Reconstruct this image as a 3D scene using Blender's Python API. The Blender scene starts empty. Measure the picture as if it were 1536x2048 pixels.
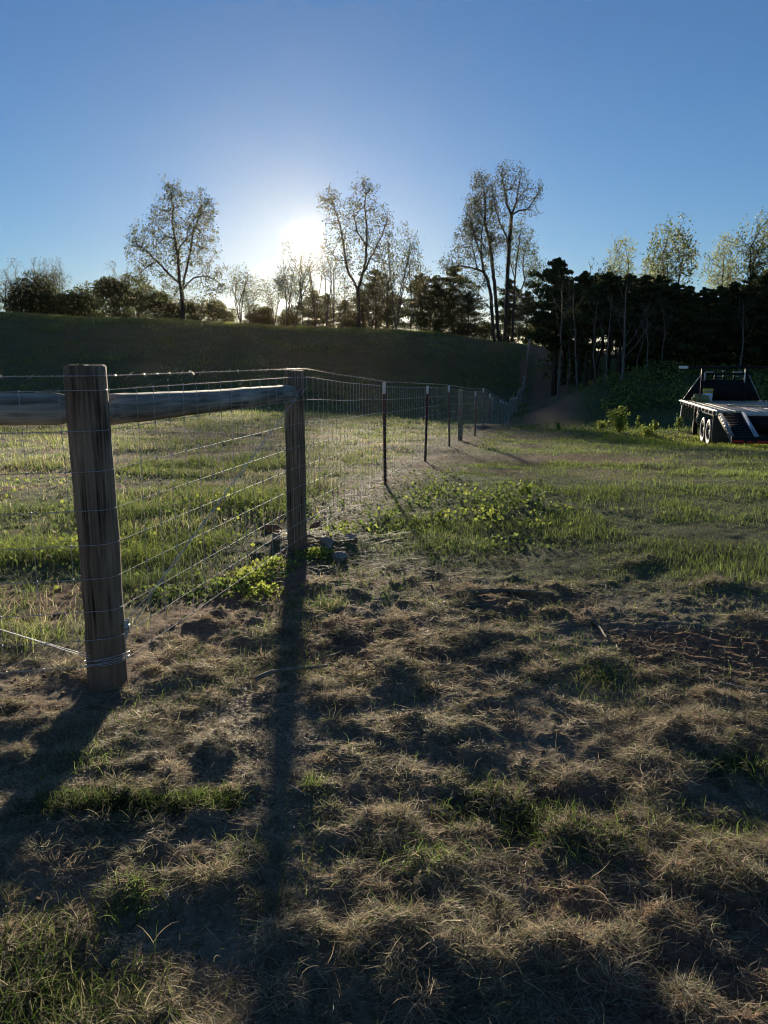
import bpy, bmesh, math, random
import numpy as np
from mathutils import Vector, Matrix

R = math.radians
rng = np.random.default_rng(11)
random.seed(11)
scene = bpy.context.scene
col = scene.collection

# ------------------------------------------------------------------ camera, sun, sky, exposure
CAM_H, PITCH, FPX = 1.5, 11.0, 1547.0
cam_d = bpy.data.cameras.new('camera')
cam_d.sensor_fit = 'VERTICAL'; cam_d.sensor_height = 36.0; cam_d.sensor_width = 27.0
cam_d.lens = FPX / 2048.0 * 36.0
cam_d.clip_start = 0.05; cam_d.clip_end = 5000
cam = bpy.data.objects.new('camera', cam_d); col.objects.link(cam)
cam.location = (0, 0, CAM_H); cam.rotation_euler = (R(90 - PITCH), 0, 0)
scene.camera = cam

SUN_EL, SUN_AZ = 8.2, -5.25          # degrees; azimuth from +Y towards +X
sun_dir = Vector((math.sin(R(SUN_AZ)) * math.cos(R(SUN_EL)), math.cos(R(SUN_AZ)) * math.cos(R(SUN_EL)), math.sin(R(SUN_EL))))
sun_d = bpy.data.lights.new('sun', 'SUN')
sun_d.energy = 5.0; sun_d.angle = R(2.0); sun_d.color = (1.0, 0.87, 0.66)
sun = bpy.data.objects.new('sun', sun_d); col.objects.link(sun)
sun.rotation_euler = sun_dir.to_track_quat('Z', 'Y').to_euler()
sun.location = (0, 0, 60)

world = bpy.data.worlds.new('World'); scene.world = world
world.use_nodes = True
wn = world.node_tree.nodes; wl = world.node_tree.links
wn.clear()
sky = wn.new('ShaderNodeTexSky'); sky.sky_type = 'NISHITA'
sky.sun_disc = False
sky.sun_elevation = R(SUN_EL); sky.sun_rotation = R(SUN_AZ)
sky.altitude = 0; sky.air_density = 1.0; sky.dust_density = 0.08; sky.ozone_density = 5.0
bg = wn.new('ShaderNodeBackground'); bg.inputs['Strength'].default_value = 0.05
wo = wn.new('ShaderNodeOutputWorld')
wb = wn.new('ShaderNodeMix'); wb.data_type = 'RGBA'; wb.blend_type = 'MULTIPLY'; wb.inputs[0].default_value = 1.0; wb.inputs[7].default_value = (.87, .757, .735, 1)   # the camera's white balance
wl.new(sky.outputs[0], wb.inputs[6]); wl.new(wb.outputs[2], bg.inputs['Color']); wl.new(bg.outputs[0], wo.inputs['Surface'])

vs = scene.view_settings
scene.display_settings.display_device = 'sRGB'
vs.view_transform = 'Standard'; vs.look = 'None'; vs.gamma = 1.0
vs.use_curve_mapping = False
vs.exposure = 1.7
scene.render.engine = 'CYCLES'
cy = scene.cycles
cy.max_bounces = 8; cy.diffuse_bounces = 3; cy.glossy_bounces = 2; cy.transmission_bounces = 4
cy.volume_bounces = 0; cy.transparent_max_bounces = 8
cy.caustics_reflective = False; cy.caustics_refractive = False
cy.use_denoising = True; cy.denoising_prefilter = 'ACCURATE'; cy.denoising_quality = 'HIGH'
cy.filter_width = 1.1
cy.use_adaptive_sampling = True; cy.adaptive_threshold = 0.02

# ------------------------------------------------------------------ picture <-> place (used once, to survey the photograph)
_p = R(PITCH)
def ray(px, py):
    u = (px - 768) / FPX; v = (1024 - py) / FPX
    return np.array([u, math.cos(_p) + v * math.sin(_p), -math.sin(_p) + v * math.cos(_p)])
def at(px, py, Y):
    """point at forward distance Y seen at photo pixel"""
    d = ray(px, py); t = Y / d[1]
    return np.array([d[0] * t, Y, CAM_H + d[2] * t])
def to_px(x, y, z):
    """world -> photo pixel"""
    dz = z - CAM_H
    dep = y * math.cos(_p) - dz * math.sin(_p)
    up = y * math.sin(_p) + dz * math.cos(_p)
    return 768 + FPX * x / dep, 1024 - FPX * up / dep

# ------------------------------------------------------------------ noise
def _h(ix, iy, s):
    n = (ix.astype(np.int64) * 374761393 + iy.astype(np.int64) * 668265263 + int(s) * 982451653) & 0xFFFFFFFF
    n = ((n ^ (n >> 13)) * 1274126177) & 0xFFFFFFFF
    n = ((n ^ (n >> 16)) * 2246822519) & 0xFFFFFFFF
    return ((n ^ (n >> 15)) & 0xFFFFFF) / float(0xFFFFFF)
def noise(x, y, s=0):
    x = np.asarray(x, float); y = np.asarray(y, float)
    ix = np.floor(x); iy = np.floor(y); fx = x - ix; fy = y - iy
    fx = fx * fx * fx * (fx * (fx * 6 - 15) + 10); fy = fy * fy * fy * (fy * (fy * 6 - 15) + 10)
    a = _h(ix, iy, s); b = _h(ix + 1, iy, s); c = _h(ix, iy + 1, s); d = _h(ix + 1, iy + 1, s)
    return (a + (b - a) * fx) * (1 - fy) + (c + (d - c) * fx) * fy
def fbm(x, y, s=0, o=4, g=0.5):
    t = 0; a = 1; n = 0
    for k in range(o):
        t = t + a * noise(x * 2 ** k + 13.7 * k, y * 2 ** k - 7.1 * k, s + k); n += a; a *= g
    return t / n
def sstep(a, b, x):
    t = np.clip((np.asarray(x, float) - a) / (b - a), 0, 1)
    return t * t * (3 - 2 * t)

# ------------------------------------------------------------------ terrain
CP = [(0, -60, .6), (-60, -40, .6), (60, -40, .6), (0, -10, .1), (-10, 0, 0), (10, 0, 0), (0, 2, 0), (0, 5, 0), (-1.2, 3.2, 0), (-.7, 6.1, 0), (0, 8.7, 0),
      (.65, 12, -.1), (1.26, 14.8, -.2), (1.8, 17.5, -.33), (2.8, 23, -.56), (3.3, 25.5, -.68), (4, 29.4, -.98), (4.9, 32.6, -1.27),
      (5.6, 36, -1.5), (6.2, 39, -1.75), (8.4, 50, -2.0), (10.5, 60, -1.7), (12.6, 70, -.3), (15.75, 84, 3.25),
      (-5, 8, 0), (-10, 12, 0), (-10, 20, -.2), (-5, 25, -.45), (-15, 30, -.55), (-10, 38, -.85), (-25, 42, -.7), (-1, 34, -.85), (-3, 46, -1.5), (-20, 52, -1.0), (-10, 60, .2),
      (-42, 60, .6), (2, 60, -.9), (-42, 84, 6.9), (-22, 84, 6.15), (-14.7, 84, 5.75), (-2.6, 84, 5.2), (7.2, 84, 4.75), (12.7, 84, 4.0), (18, 84, 2.9), (-80, 84, 7.2), (-30, 72, 3.6), (-5, 72, 2.6), (6, 72, 1.9),
      (-42, 96, 6.8), (-22, 96, 6.0), (-2.6, 96, 5.0), (7.2, 96, 4.5), (18, 96, 3.0),
      (8, 10, 0), (8, 16, -.3), (9, 22, -.83), (10.2, 27, -.86), (6, 24, -.62), (6, 28, -1.05), (14, 22, -.85), (12, 30, -1.2), (9, 36, -1.5), (14, 38, -1.0),
      (18, 38, -.5), (14, 46, .55), (20, 46, .75), (18, 56, 1.1), (13, 54, -.4), (25, 40, 0), (30, 60, 1.9), (21, 72, 2.2), (40, 40, .8), (60, 60, 2.5),
      (0, 130, 3.0), (-60, 130, 4.6), (60, 130, 3.6), (0, 300, 1), (-200, 300, 3), (200, 300, 3), (-200, 60, 6), (200, 60, 6), (150, -150, 1), (-150, -150, 1), (0, -300, 1), (400, 0, 3), (-400, 0, 3), (0, 500, -2)]
CP = np.array(CP, float)
CP[(CP[:, 0] < 13) & (CP[:, 1] > 80) & (CP[:, 1] < 100), 2] -= .5
_c2 = 3.0 ** 2
_D = np.sqrt(((CP[:, None, :2] - CP[None, :, :2]) ** 2).sum(-1) + _c2)
_n = len(CP)
_M = np.zeros((_n + 1, _n + 1)); _M[:_n, :_n] = _D; _M[:_n, _n] = 1; _M[_n, :_n] = 1
_W = np.linalg.solve(_M, np.append(CP[:, 2], 0))
def macro(x, y):
    x = np.asarray(x, float); y = np.asarray(y, float); sh = x.shape
    x = x.ravel(); y = y.ravel(); out = np.empty(len(x))
    for i in range(0, len(x), 60000):
        xs = x[i:i + 60000, None]; ys = y[i:i + 60000, None]
        out[i:i + 60000] = np.sqrt((xs - CP[:, 0]) ** 2 + (ys - CP[:, 1]) ** 2 + _c2) @ _W[:-1] + _W[-1]
    return out.reshape(sh)
def fence_x(y): return 0.208 * y - 1.95            # the long fence line
# zones (0..1)
def z_dry(x, y):
    """raked dead thatch and bare soil around the camera"""
    n = (fbm(x * .5, y * .5, 5, 3) - .5) * 2.2
    right = 1 - sstep(4.3, 6.4, y + n - .06 * np.clip(x, 0, 4))
    left = 1 - sstep(3.9, 4.9, y + n)
    w = sstep(-.5, .4, x - fence_x(y))
    return left * (1 - w) + right * w
def z_track(x, y):
    e = x - fence_x(y)
    t = sstep(.2, 1.2, e) * (1 - sstep(3.2, 4.3, e)) * sstep(34, 44, y)
    return t * (.7 + .3 * fbm(x * .8, y * .3, 3, 3))
def z_soil(x, y):
    """bare red soil strip under the fence, tyre-churned lane, patches"""
    e = x - fence_x(y) + (fbm(x * .6, y * .6, 9, 3) - .5) * 1.2
    strip = np.exp(-((e + .1) / .42) ** 2) * sstep(3, 5, y) * .9 * (.35 + .65 * sstep(.4, .55, fbm(x * 1.1, y * 1.1, 23, 3)))
    lane = np.exp(-(((x - 2.9) / 2.3) ** 2 + ((y - 12.0) / 2.0) ** 2) ** 2) * sstep(.36, .56, fbm(x * .9, y * 1.4, 21, 4, .6)) * .95
    lane2 = np.exp(-((x - fence_x(y) - 1.6) / 1.1) ** 2) * sstep(12, 15, y) * sstep(.40, .58, fbm(x * .7, y * .9, 22, 3)) * .85
    rim = np.exp(-((y - 24.6 - (x - 6) * .05) / .8) ** 2) * sstep(5, 7, x) * (1 - sstep(10, 11, x)) * .7
    field = (1 - sstep(-1.2, -.4, x - fence_x(y))) * sstep(.54, .66, fbm(x * 1.1 + 3, y * 1.6, 24, 4, .6)) * .8 * (1 - sstep(20, 30, y))
    return np.clip(strip + lane + lane2 + rim + field, 0, 1)
TUFTS = []     # heaps of raked thatch (x, y, radius, height)
def _mk_tufts():
    r = np.random.default_rng(5)
    for _ in range(480):
        a = r.uniform(-.62, .62); d = r.uniform(1.35, 6.6)
        x = d * math.sin(a); y = d * math.cos(a)
        if x < fence_x(y) + .25 and r.random() < .75: continue
        TUFTS.append((x, y, r.uniform(.045, .125) * (1 + .09 * d), r.uniform(.018, .05), r.uniform(-.6, .6), r.uniform(.45, .8)))
    # ridges that read clearly in the photograph
    for px, py, rx, h in [(770, 1345, .14, .09), (660, 1370, .17, .055), (930, 1480, .13, .07), (760, 1660, .2, .06), (640, 1890, .13, .075), (900, 1930, .3, .07), (1120, 1900, .22, .08),
                          (900, 1730, .2, .05), (1000, 1850, .2, .05), (1400, 1480, .3, .09), (1300, 1540, .22, .05), (1150, 1560, .22, .05), (1100, 1190, .30, .06), (1270, 1130, .34, .08), (1440, 1180, .3, .07), (1330, 1310, .3, .07), (960, 1280, .24, .06), (1450, 1760, .25, .07), (1180, 1700, .22, .05)]:
        d = ray(px, py); t = -CAM_H / d[2]
        TUFTS.append((d[0] * t, d[1] * t, rx, h, r.uniform(-.3, .3), .55))
_mk_tufts()
def heaps(x, y):
    out = np.zeros(np.shape(x))
    m = (np.abs(x) < 7) & (y > .5) & (y < 8)
    xs = x[m]; ys = y[m]; o = np.zeros(len(xs))
    wx = (fbm(xs * 7, ys * 7, 61, 3) - .5) * .30; wy = (fbm(xs * 7 + 9, ys * 7, 62, 3) - .5) * .30
    xs = xs + wx; ys = ys + wy
    for (tx, ty, rr, hh, an, sq) in TUFTS:
        k = (np.abs(xs - tx) < rr * 2.6) & (np.abs(ys - ty) < rr * 2.6)
        if not k.any(): continue
        dx = xs[k] - tx; dy = ys[k] - ty
        u = dx * math.cos(an) + dy * math.sin(an); v = (-dx * math.sin(an) + dy * math.cos(an)) / sq
        o[k] = np.maximum(o[k], hh * np.exp(-((u * u + v * v) / (rr * rr)) ** 1.3))
    out[m] = o * (.25 + 1.0 * fbm(xs * 16, ys * 16, 63, 3, .6))
    return out
def ruts(x, y):
    """tyre tread bars pressed in the soil at the right"""
    c, s = math.cos(-.55), math.sin(-.55)
    dx = x - 1.78; dy = y - 3.75
    u = dx * c + dy * s; v = -dx * s + dy * c
    m = np.exp(-(u / .62) ** 4) * np.exp(-(v / .34) ** 4)
    saw = ((v + .25 * u * u) / .105) % 1.0
    return m * (-.035 + .05 * np.exp(-((saw - .5) / .26) ** 2))
def rut_mask(x, y):
    dx = x - 1.78; dy = y - 3.75; c, s = math.cos(-.55), math.sin(-.55)
    return np.exp(-((dx * c + dy * s) / .66) ** 4) * np.exp(-((-dx * s + dy * c) / .36) ** 4)
def micro(x, y, far=False):
    x = np.asarray(x, float); y = np.asarray(y, float)
    r = np.sqrt(x * x + y * y)
    near = 1 - sstep(7, 16, r)
    o = (fbm(x * .35, y * .35, 31, 3) - .5) * .10 * (1 - sstep(30, 60, r))
    o = o + near * ((fbm(x * 1.6, y * 1.6, 33, 3) - .5) * .024 + (fbm(x * 9, y * 9, 35, 4, .6) - .5) * .03)
    o = o + (1 - near) * (fbm(x * .9, y * .9, 37, 3) - .5) * .09 * (1 - sstep(40, 60, r))
    hx = (1 - sstep(7.5, 8.5, r)) * (1 - .8 * sstep(.1, .6, -(x - fence_x(y)) - .1))
    o = o + heaps(x, y) * np.clip(z_dry(x, y) + .35, 0, 1) * hx * (1 - .8 * rut_mask(x, y)) + ruts(x, y)
    # little heap of spoil and rocks at the second post, hole rim at the corner post
    o = o + .10 * np.exp(-(((x + .62) / .45) ** 2 + ((y - 6.35) / .33) ** 2))
    o = o + .16 * np.exp(-(((x - 3.4) / .8) ** 2 + ((y - 25.2) / .7) ** 2))
    o = o - .03 * np.exp(-(((x + 1.19) / .17) ** 2 + ((y - 3.23) / .15) ** 2))
    return o
def ground_z(x, y):
    return macro(x, y) + micro(x, y)
def gz(x, y): return float(ground_z(np.array([x]), np.array([y]))[0])
def on_ground(px, py, lo=1.0, hi=140.0):
    """the spot on the ground under a photo pixel"""
    d = ray(px, py); ts = np.exp(np.linspace(math.log(lo), math.log(hi), 2500))
    z = CAM_H + d[2] * ts
    g = ground_z(d[0] * ts, d[1] * ts)
    k = np.argmax(z < g)
    return np.array([d[0] * ts[k], d[1] * ts[k], g[k]])

# ------------------------------------------------------------------ objects and meshes
def tag(o, label=None, cat=None, group=None, kind=None):
    if label: o['label'] = label
    if cat: o['category'] = cat
    if group: o['group'] = group
    if kind: o['kind'] = kind
    return o
def empty(name, loc=(0, 0, 0), rz=0.0):
    o = bpy.data.objects.new(name, None); col.objects.link(o)
    o.empty_display_size = .2; o.location = loc; o.rotation_euler = (0, 0, rz); return o
def mesh_np(name, V, Q, mat, parent=None, colr=None, smooth=False, T=None):
    """vertices (n,3), quads (m,4), triangles (k,3)"""
    V = np.asarray(V, np.float32).reshape(-1, 3)
    Q = np.zeros((0, 4), np.int32) if Q is None else np.asarray(Q, np.int32).reshape(-1, 4)
    T = np.zeros((0, 3), np.int32) if T is None else np.asarray(T, np.int32).reshape(-1, 3)
    me = bpy.data.meshes.new(name)
    me.vertices.add(len(V)); me.vertices.foreach_set('co', V.ravel())
    nl = Q.size + T.size
    me.loops.add(nl); me.loops.foreach_set('vertex_index', np.concatenate([Q.ravel(), T.ravel()]))
    me.polygons.add(len(Q) + len(T))
    ls = np.concatenate([np.arange(len(Q)) * 4, Q.size + np.arange(len(T)) * 3]).astype(np.int32)
    me.polygons.foreach_set('loop_start', ls)
    if smooth: me.polygons.foreach_set('use_smooth', np.ones(len(Q) + len(T), bool))
    if colr is not None:
        a = me.color_attributes.new('Col', 'FLOAT_COLOR', 'POINT')
        c = np.ones((len(V), 4), np.float32); c[:, :3] = np.broadcast_to(colr, (len(V), 3))
        a.data.foreach_set('color', c.ravel())
    me.update(calc_edges=True); me.validate()
    if mat: me.materials.append(mat)
    o = bpy.data.objects.new(name, me); col.objects.link(o)
    if parent: o.parent = parent
    return o

class MB:
    """collects solids into one mesh"""
    def __init__(s): s.v = []; s.q = []; s.t = []; s.n = 0; s.c = []
    def add(s, V, Q=None, T=None, c=None):
        V = np.asarray(V, float).reshape(-1, 3)
        if Q is not None and len(Q): s.q.append(np.asarray(Q, int).reshape(-1, 4) + s.n)
        if T is not None and len(T): s.t.append(np.asarray(T, int).reshape(-1, 3) + s.n)
        s.v.append(V); s.n += len(V)
        s.c.append(np.broadcast_to(np.array(c if c is not None else (1, 1, 1), float), (len(V), 3)))
    def box(s, lo, hi, b=0.0, c=None, M=None):
        bm = bmesh.new(); bmesh.ops.create_cube(bm, size=1)
        for v in bm.verts:
            v.co = Vector([(lo[i] + hi[i]) / 2 + v.co[i] * (hi[i] - lo[i]) for i in range(3)])
        if b: bmesh.ops.bevel(bm, geom=bm.edges[:], offset=b, segments=2, affect='EDGES', profile=.6)
        s.bm(bm, c, M)
    def bm(s, bm, c=None, M=None):
        bm.verts.index_update()
        V = np.array([(M @ v.co if M else v.co)[:] for v in bm.verts])
        Q = [[v.index for v in f.verts] for f in bm.faces if len(f.verts) == 4]
        T = []
        for f in bm.faces:
            if len(f.verts) == 3: T.append([v.index for v in f.verts])
            elif len(f.verts) > 4:
                vs_ = [v.index for v in f.verts]
                for k in range(1, len(vs_) - 1): T.append([vs_[0], vs_[k], vs_[k + 1]])
        s.add(V, Q, T, c); bm.free()
    def tube(s, P, r, n=6, cap=True, c=None):
        P = np.asarray(P, float); m = len(P)
        r = np.broadcast_to(np.asarray(r, float), (m,))
        tg = np.gradient(P, axis=0); tg /= np.linalg.norm(tg, axis=1)[:, None] + 1e-12
        ref = np.array([0, 0, 1.0]) if abs(tg[0][2]) < .9 else np.array([1.0, 0, 0])
        u = np.cross(tg[0], ref); u /= np.linalg.norm(u); V = []
        a = np.arange(n) * 2 * math.pi / n
        for i in range(m):
            u = u - tg[i] * (u @ tg[i]); u /= np.linalg.norm(u) + 1e-12
            w = np.cross(tg[i], u)
            V.append(P[i] + r[i] * (np.cos(a)[:, None] * u + np.sin(a)[:, None] * w))
        V = np.concatenate(V)
        i, j = np.meshgrid(np.arange(m - 1), np.arange(n), indexing='ij'); j2 = (j + 1) % n
        Q = np.stack([i * n + j, i * n + j2, (i + 1) * n + j2, (i + 1) * n + j], -1).reshape(-1, 4)
        T = []
        if cap:
            V = np.concatenate([V, P[:1], P[-1:]]); e = m * n
            for k in range(n):
                T.append((e, (k + 1) % n, k)); T.append((e + 1, (m - 1) * n + k, (m - 1) * n + (k + 1) % n))
        s.add(V, Q, T, c)
    def sheet(s, poly, th, ax, off, c=None):
        """extruded polygon: poly in the two axes other than ax"""
        o = [i for i in range(3) if i != ax]
        bm = bmesh.new(); a = []
        for p in poly:
            v = [0, 0, 0]; v[o[0]], v[o[1]] = p; v[ax] = off; a.append(bm.verts.new(v))
        f = bm.faces.new(a); ex = bmesh.ops.extrude_face_region(bm, geom=[f])
        for v in ex['geom']:
            if isinstance(v, bmesh.types.BMVert): v.co[ax] += th
        bmesh.ops.recalc_face_normals(bm, faces=bm.faces[:]); s.bm(bm, c)
    def build(s, name, mat, parent=None, smooth=False, colr=False):
        V = np.concatenate(s.v); Q = np.concatenate(s.q) if s.q else None; T = np.concatenate(s.t) if s.t else None
        return mesh_np(name, V, Q, mat, parent, np.concatenate(s.c) if colr else None, smooth, T)

# ------------------------------------------------------------------ materials
def mat(name, base=(.5, .5, .5), rough=.7, metal=0.0, spec=.3):
    m = bpy.data.materials.new(name); m.use_nodes = True
    b = m.node_tree.nodes['Principled BSDF']
    b.inputs['Base Color'].default_value = (*base, 1); b.inputs['Roughness'].default_value = rough
    b.inputs['Metallic'].default_value = metal; b.inputs['Specular IOR Level'].default_value = spec
    return m
def nodes(m): return m.node_tree.nodes, m.node_tree.links, m.node_tree.nodes['Principled BSDF']
def noise_var(m, scale, a, b, lo=.35, hi=.65, coord='Object', stretch=(1, 1, 1), bump=0.0, bdist=.01, detail=6):
    """two-tone procedural colour + bump"""
    N, L, P = nodes(m)
    tc = N.new('ShaderNodeTexCoord'); mp = N.new('ShaderNodeMapping'); mp.inputs['Scale'].default_value = stretch
    nz = N.new('ShaderNodeTexNoise'); nz.inputs['Scale'].default_value = scale; nz.inputs['Detail'].default_value = detail
    rp = N.new('ShaderNodeValToRGB'); rp.color_ramp.elements[0].position = lo; rp.color_ramp.elements[1].position = hi
    rp.color_ramp.elements[0].color = (*a, 1); rp.color_ramp.elements[1].color = (*b, 1)
    L.new(tc.outputs[coord], mp.inputs[0]); L.new(mp.outputs[0], nz.inputs['Vector'])
    L.new(nz.outputs[0], rp.inputs[0]); L.new(rp.outputs[0], P.inputs['Base Color'])
    if bump:
        bp = N.new('ShaderNodeBump'); bp.inputs['Strength'].default_value = bump; bp.inputs['Distance'].default_value = bdist
        L.new(nz.outputs[0], bp.inputs['Height']); L.new(bp.outputs[0], P.inputs['Normal'])
    return m
def blade_mat(name, trans=.5, rough=.55, spec=.25, tint=(1, 1, 1)):
    """thin leaf: colour from the vertex attribute, light passes through"""
    m = bpy.data.materials.new(name); m.use_nodes = True
    N, L, P = nodes(m); out = N['Material Output']
    at_ = N.new('ShaderNodeAttribute'); at_.attribute_name = 'Col'
    P.inputs['Roughness'].default_value = rough; P.inputs['Specular IOR Level'].default_value = spec
    tr = N.new('ShaderNodeBsdfTranslucent')
    mu = N.new('ShaderNodeMix'); mu.data_type = 'RGBA'; mu.blend_type = 'MULTIPLY'; mu.inputs[0].default_value = 1
    mu.inputs[7].default_value = (*tint, 1)
    L.new(at_.outputs['Color'], P.inputs['Base Color']); L.new(at_.outputs['Color'], mu.inputs[6]); L.new(mu.outputs[2], tr.inputs['Color'])
    mx = N.new('ShaderNodeMixShader'); mx.inputs[0].default_value = trans
    L.new(P.outputs[0], mx.inputs[1]); L.new(tr.outputs[0], mx.inputs[2]); L.new(mx.outputs[0], out.inputs['Surface'])
    return m

# ------------------------------------------------------------------ ground
def build_ground():
    th = np.concatenate([np.linspace(-40, 40, 700), np.linspace(40, 320, 120)[1:-1]]) * math.pi / 180
    rr = np.concatenate([np.exp(np.linspace(math.log(.5), math.log(14), 620)), np.exp(np.linspace(math.log(14), math.log(140), 330))[1:], np.exp(np.linspace(math.log(140), math.log(900), 24))[1:]])
    A, Rr = np.meshgrid(th, rr); X = Rr * np.sin(A); Y = Rr * np.cos(A)
    Z = ground_z(X, Y)
    n, m = X.shape
    V = np.stack([X, Y, Z], -1).reshape(-1, 3); V = np.concatenate([V, [[0, 0, gz(0, 0)]]])
    i, j = np.meshgrid(np.arange(n - 1), np.arange(m), indexing='ij'); j2 = (j + 1) % m
    Q = np.stack([i * m + j, i * m + j2, (i + 1) * m + j2, (i + 1) * m + j], -1).reshape(-1, 4)[:, ::-1]
    T = [(len(V) - 1, (k + 1) % m, k) for k in range(m)]
    # ground kinds, stored as weights: red = bare soil, green = grass sward, blue = raked thatch
    x, y = V[:, 0], V[:, 1]
    dry = z_dry(x, y) * (1 - sstep(9, 12, np.hypot(x, y))); soil = np.maximum(z_soil(x, y), z_track(x, y)); soil = np.maximum(soil, np.clip(dry, 0, 1) * sstep(.45, .62, fbm(x * 1.3, y * 1.3, 44, 4)))
    W = np.stack([soil, 1 - dry, dry], -1)
    m_ = bpy.data.materials.new('ground_soil_and_sward'); m_.use_nodes = True
    N, L, P = nodes(m_)
    at_ = N.new('ShaderNodeAttribute'); at_.attribute_name = 'Col'
    sp = N.new('ShaderNodeSeparateColor'); L.new(at_.outputs['Color'], sp.inputs[0])
    tc = N.new('ShaderNodeTexCoord')
    def nz(scale, det=6, rough=.6):
        t = N.new('ShaderNodeTexNoise'); t.inputs['Scale'].default_value = scale; t.inputs['Detail'].default_value = det; t.inputs['Roughness'].default_value = rough
        L.new(tc.outputs['Object'], t.inputs['Vector']); return t
    def ramp(src, stops):
        r = N.new('ShaderNodeValToRGB'); e = r.color_ramp.elements
        while len(e) < len(stops): e.new(.5)
        for k, (p, c) in enumerate(stops): e[k].position = p; e[k].color = (*c, 1)
        L.new(src, r.inputs[0]); return r
    def mix(f, a, b):
        x_ = N.new('ShaderNodeMix'); x_.data_type = 'RGBA'; L.new(f, x_.inputs[0]); L.new(a, x_.inputs[6]); L.new(b, x_.inputs[7]); return x_.outputs[2]
    n1 = nz(3.0); n2 = nz(38, 8, .7); n3 = nz(.5, 5)
    soilc = ramp(n2.outputs[0], [(.3, (.13, .078, .052)), (.55, (.27, .152, .097)), (.75, (.43, .265, .175))])
    thatch = ramp(n2.outputs[0], [(.3, (.13, .10, .07)), (.55, (.25, .195, .135)), (.72, (.42, .34, .24))])
    sward = ramp(n2.outputs[0], [(.3, (.05, .068, .026)), (.6, (.10, .12, .05)), (.78, (.19, .18, .10))])
    sward2 = ramp(n3.outputs[0], [(.35, (.05, .075, .028)), (.65, (.11, .12, .055))])
    sw = N.new('ShaderNodeMix'); sw.data_type = 'RGBA'; sw.inputs[0].default_value = .5
    L.new(sward.outputs[0], sw.inputs[6]); L.new(sward2.outputs[0], sw.inputs[7])
    c = mix(sp.outputs[2], sw.outputs[2], thatch.outputs[0])
    c = mix(sp.outputs[0], c, soilc.outputs[0])
    L.new(c, P.inputs['Base Color']); P.inputs['Roughness'].default_value = .95; P.inputs['Specular IOR Level'].default_value = .1
    bp = N.new('ShaderNodeBump'); bp.inputs['Strength'].default_value = .8; bp.inputs['Distance'].default_value = .02
    L.new(n2.outputs[0], bp.inputs['Height']); L.new(bp.outputs[0], P.inputs['Normal'])
    o = mesh_np('ground', V, Q, m_, None, W, True, T)
    tag(o, 'rough pasture ground falling to a dip and rising to a grassy hill', None, None, 'structure')
build_ground()

# ------------------------------------------------------------------ haze: thin volume added to make the glow round the sun
def build_haze():
    mb = MB(); mb.box((-1000, -1000, -14), (1000, 1000, 26))
    m_ = bpy.data.materials.new('sun_glare_haze'); m_.use_nodes = True
    N, L = m_.node_tree.nodes, m_.node_tree.links; N.clear()
    o_ = N.new('ShaderNodeOutputMaterial'); ad = N.new('ShaderNodeAddShader')
    # stands in for lens glare: one wide veil, one tight core at the sun
    for k, (dens, g) in enumerate(((.000024, .86), (.0000016, .975))):
        v = N.new('ShaderNodeVolumePrincipled')
        v.inputs['Color'].default_value = (1, .90, .64, 1); v.inputs['Density'].default_value = dens; v.inputs['Anisotropy'].default_value = g
        L.new(v.outputs[0], ad.inputs[k])
    L.new(ad.outputs[0], o_.inputs['Volume'])
    o = mb.build('haze', m_); tag(o, 'thin haze added over the whole pasture to make the sun glare', None, None, 'stuff')
build_haze()
# ------------------------------------------------------------------ trees
def bark(name, a, b, bump=.5):
    return noise_var(mat(name, rough=.9, spec=.15), 6, a, b, .35, .65, 'Object', (3, 3, .6), bump, .03)
BARK = bark('grey_brown_bark', (.03, .024, .02), (.075, .06, .05))
BARK_DARK = bark('dark_cedar_bark', (.030, .022, .017), (.075, .055, .042))
BARK_PALE = bark('pale_sapling_bark', (.09, .08, .068), (.19, .175, .155))
LEAF = blade_mat('thin_spring_leaf', .5, .6, .2)
LEAF_DIM = blade_mat('thick_spring_leaf', .30, .6, .2)
NEEDLE = blade_mat('evergreen_spray', .30, .7, .12)

def leaf_quads(C, size, colr, r, elong=1.8, droop=0.0):
    """one kite-shaped leaf per centre"""
    n = len(C)
    d = r.normal(size=(n, 3)); d[:, 2] -= droop; d /= np.linalg.norm(d, axis=1)[:, None]
    e = np.cross(d, r.normal(size=(n, 3))); e /= np.linalg.norm(e, axis=1)[:, None] + 1e-9
    s = (size * r.uniform(.6, 1.4, n))[:, None]
    V = np.stack([C - d * s * elong * .5, C + e * s * .5 - d * s * .1, C + d * s * elong * .5, C - e * s * .5 - d * s * .1], 1)
    Q = np.arange(n * 4).reshape(n, 4)
    return V.reshape(-1, 3), Q, np.repeat(colr, 4, 0)
def leaf_cols(n, pal, r):
    pal = np.array(pal); a = pal[r.integers(0, len(pal), n)]
    return np.clip(a * r.uniform(.7, 1.3, (n, 1)), .003, .9)

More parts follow.
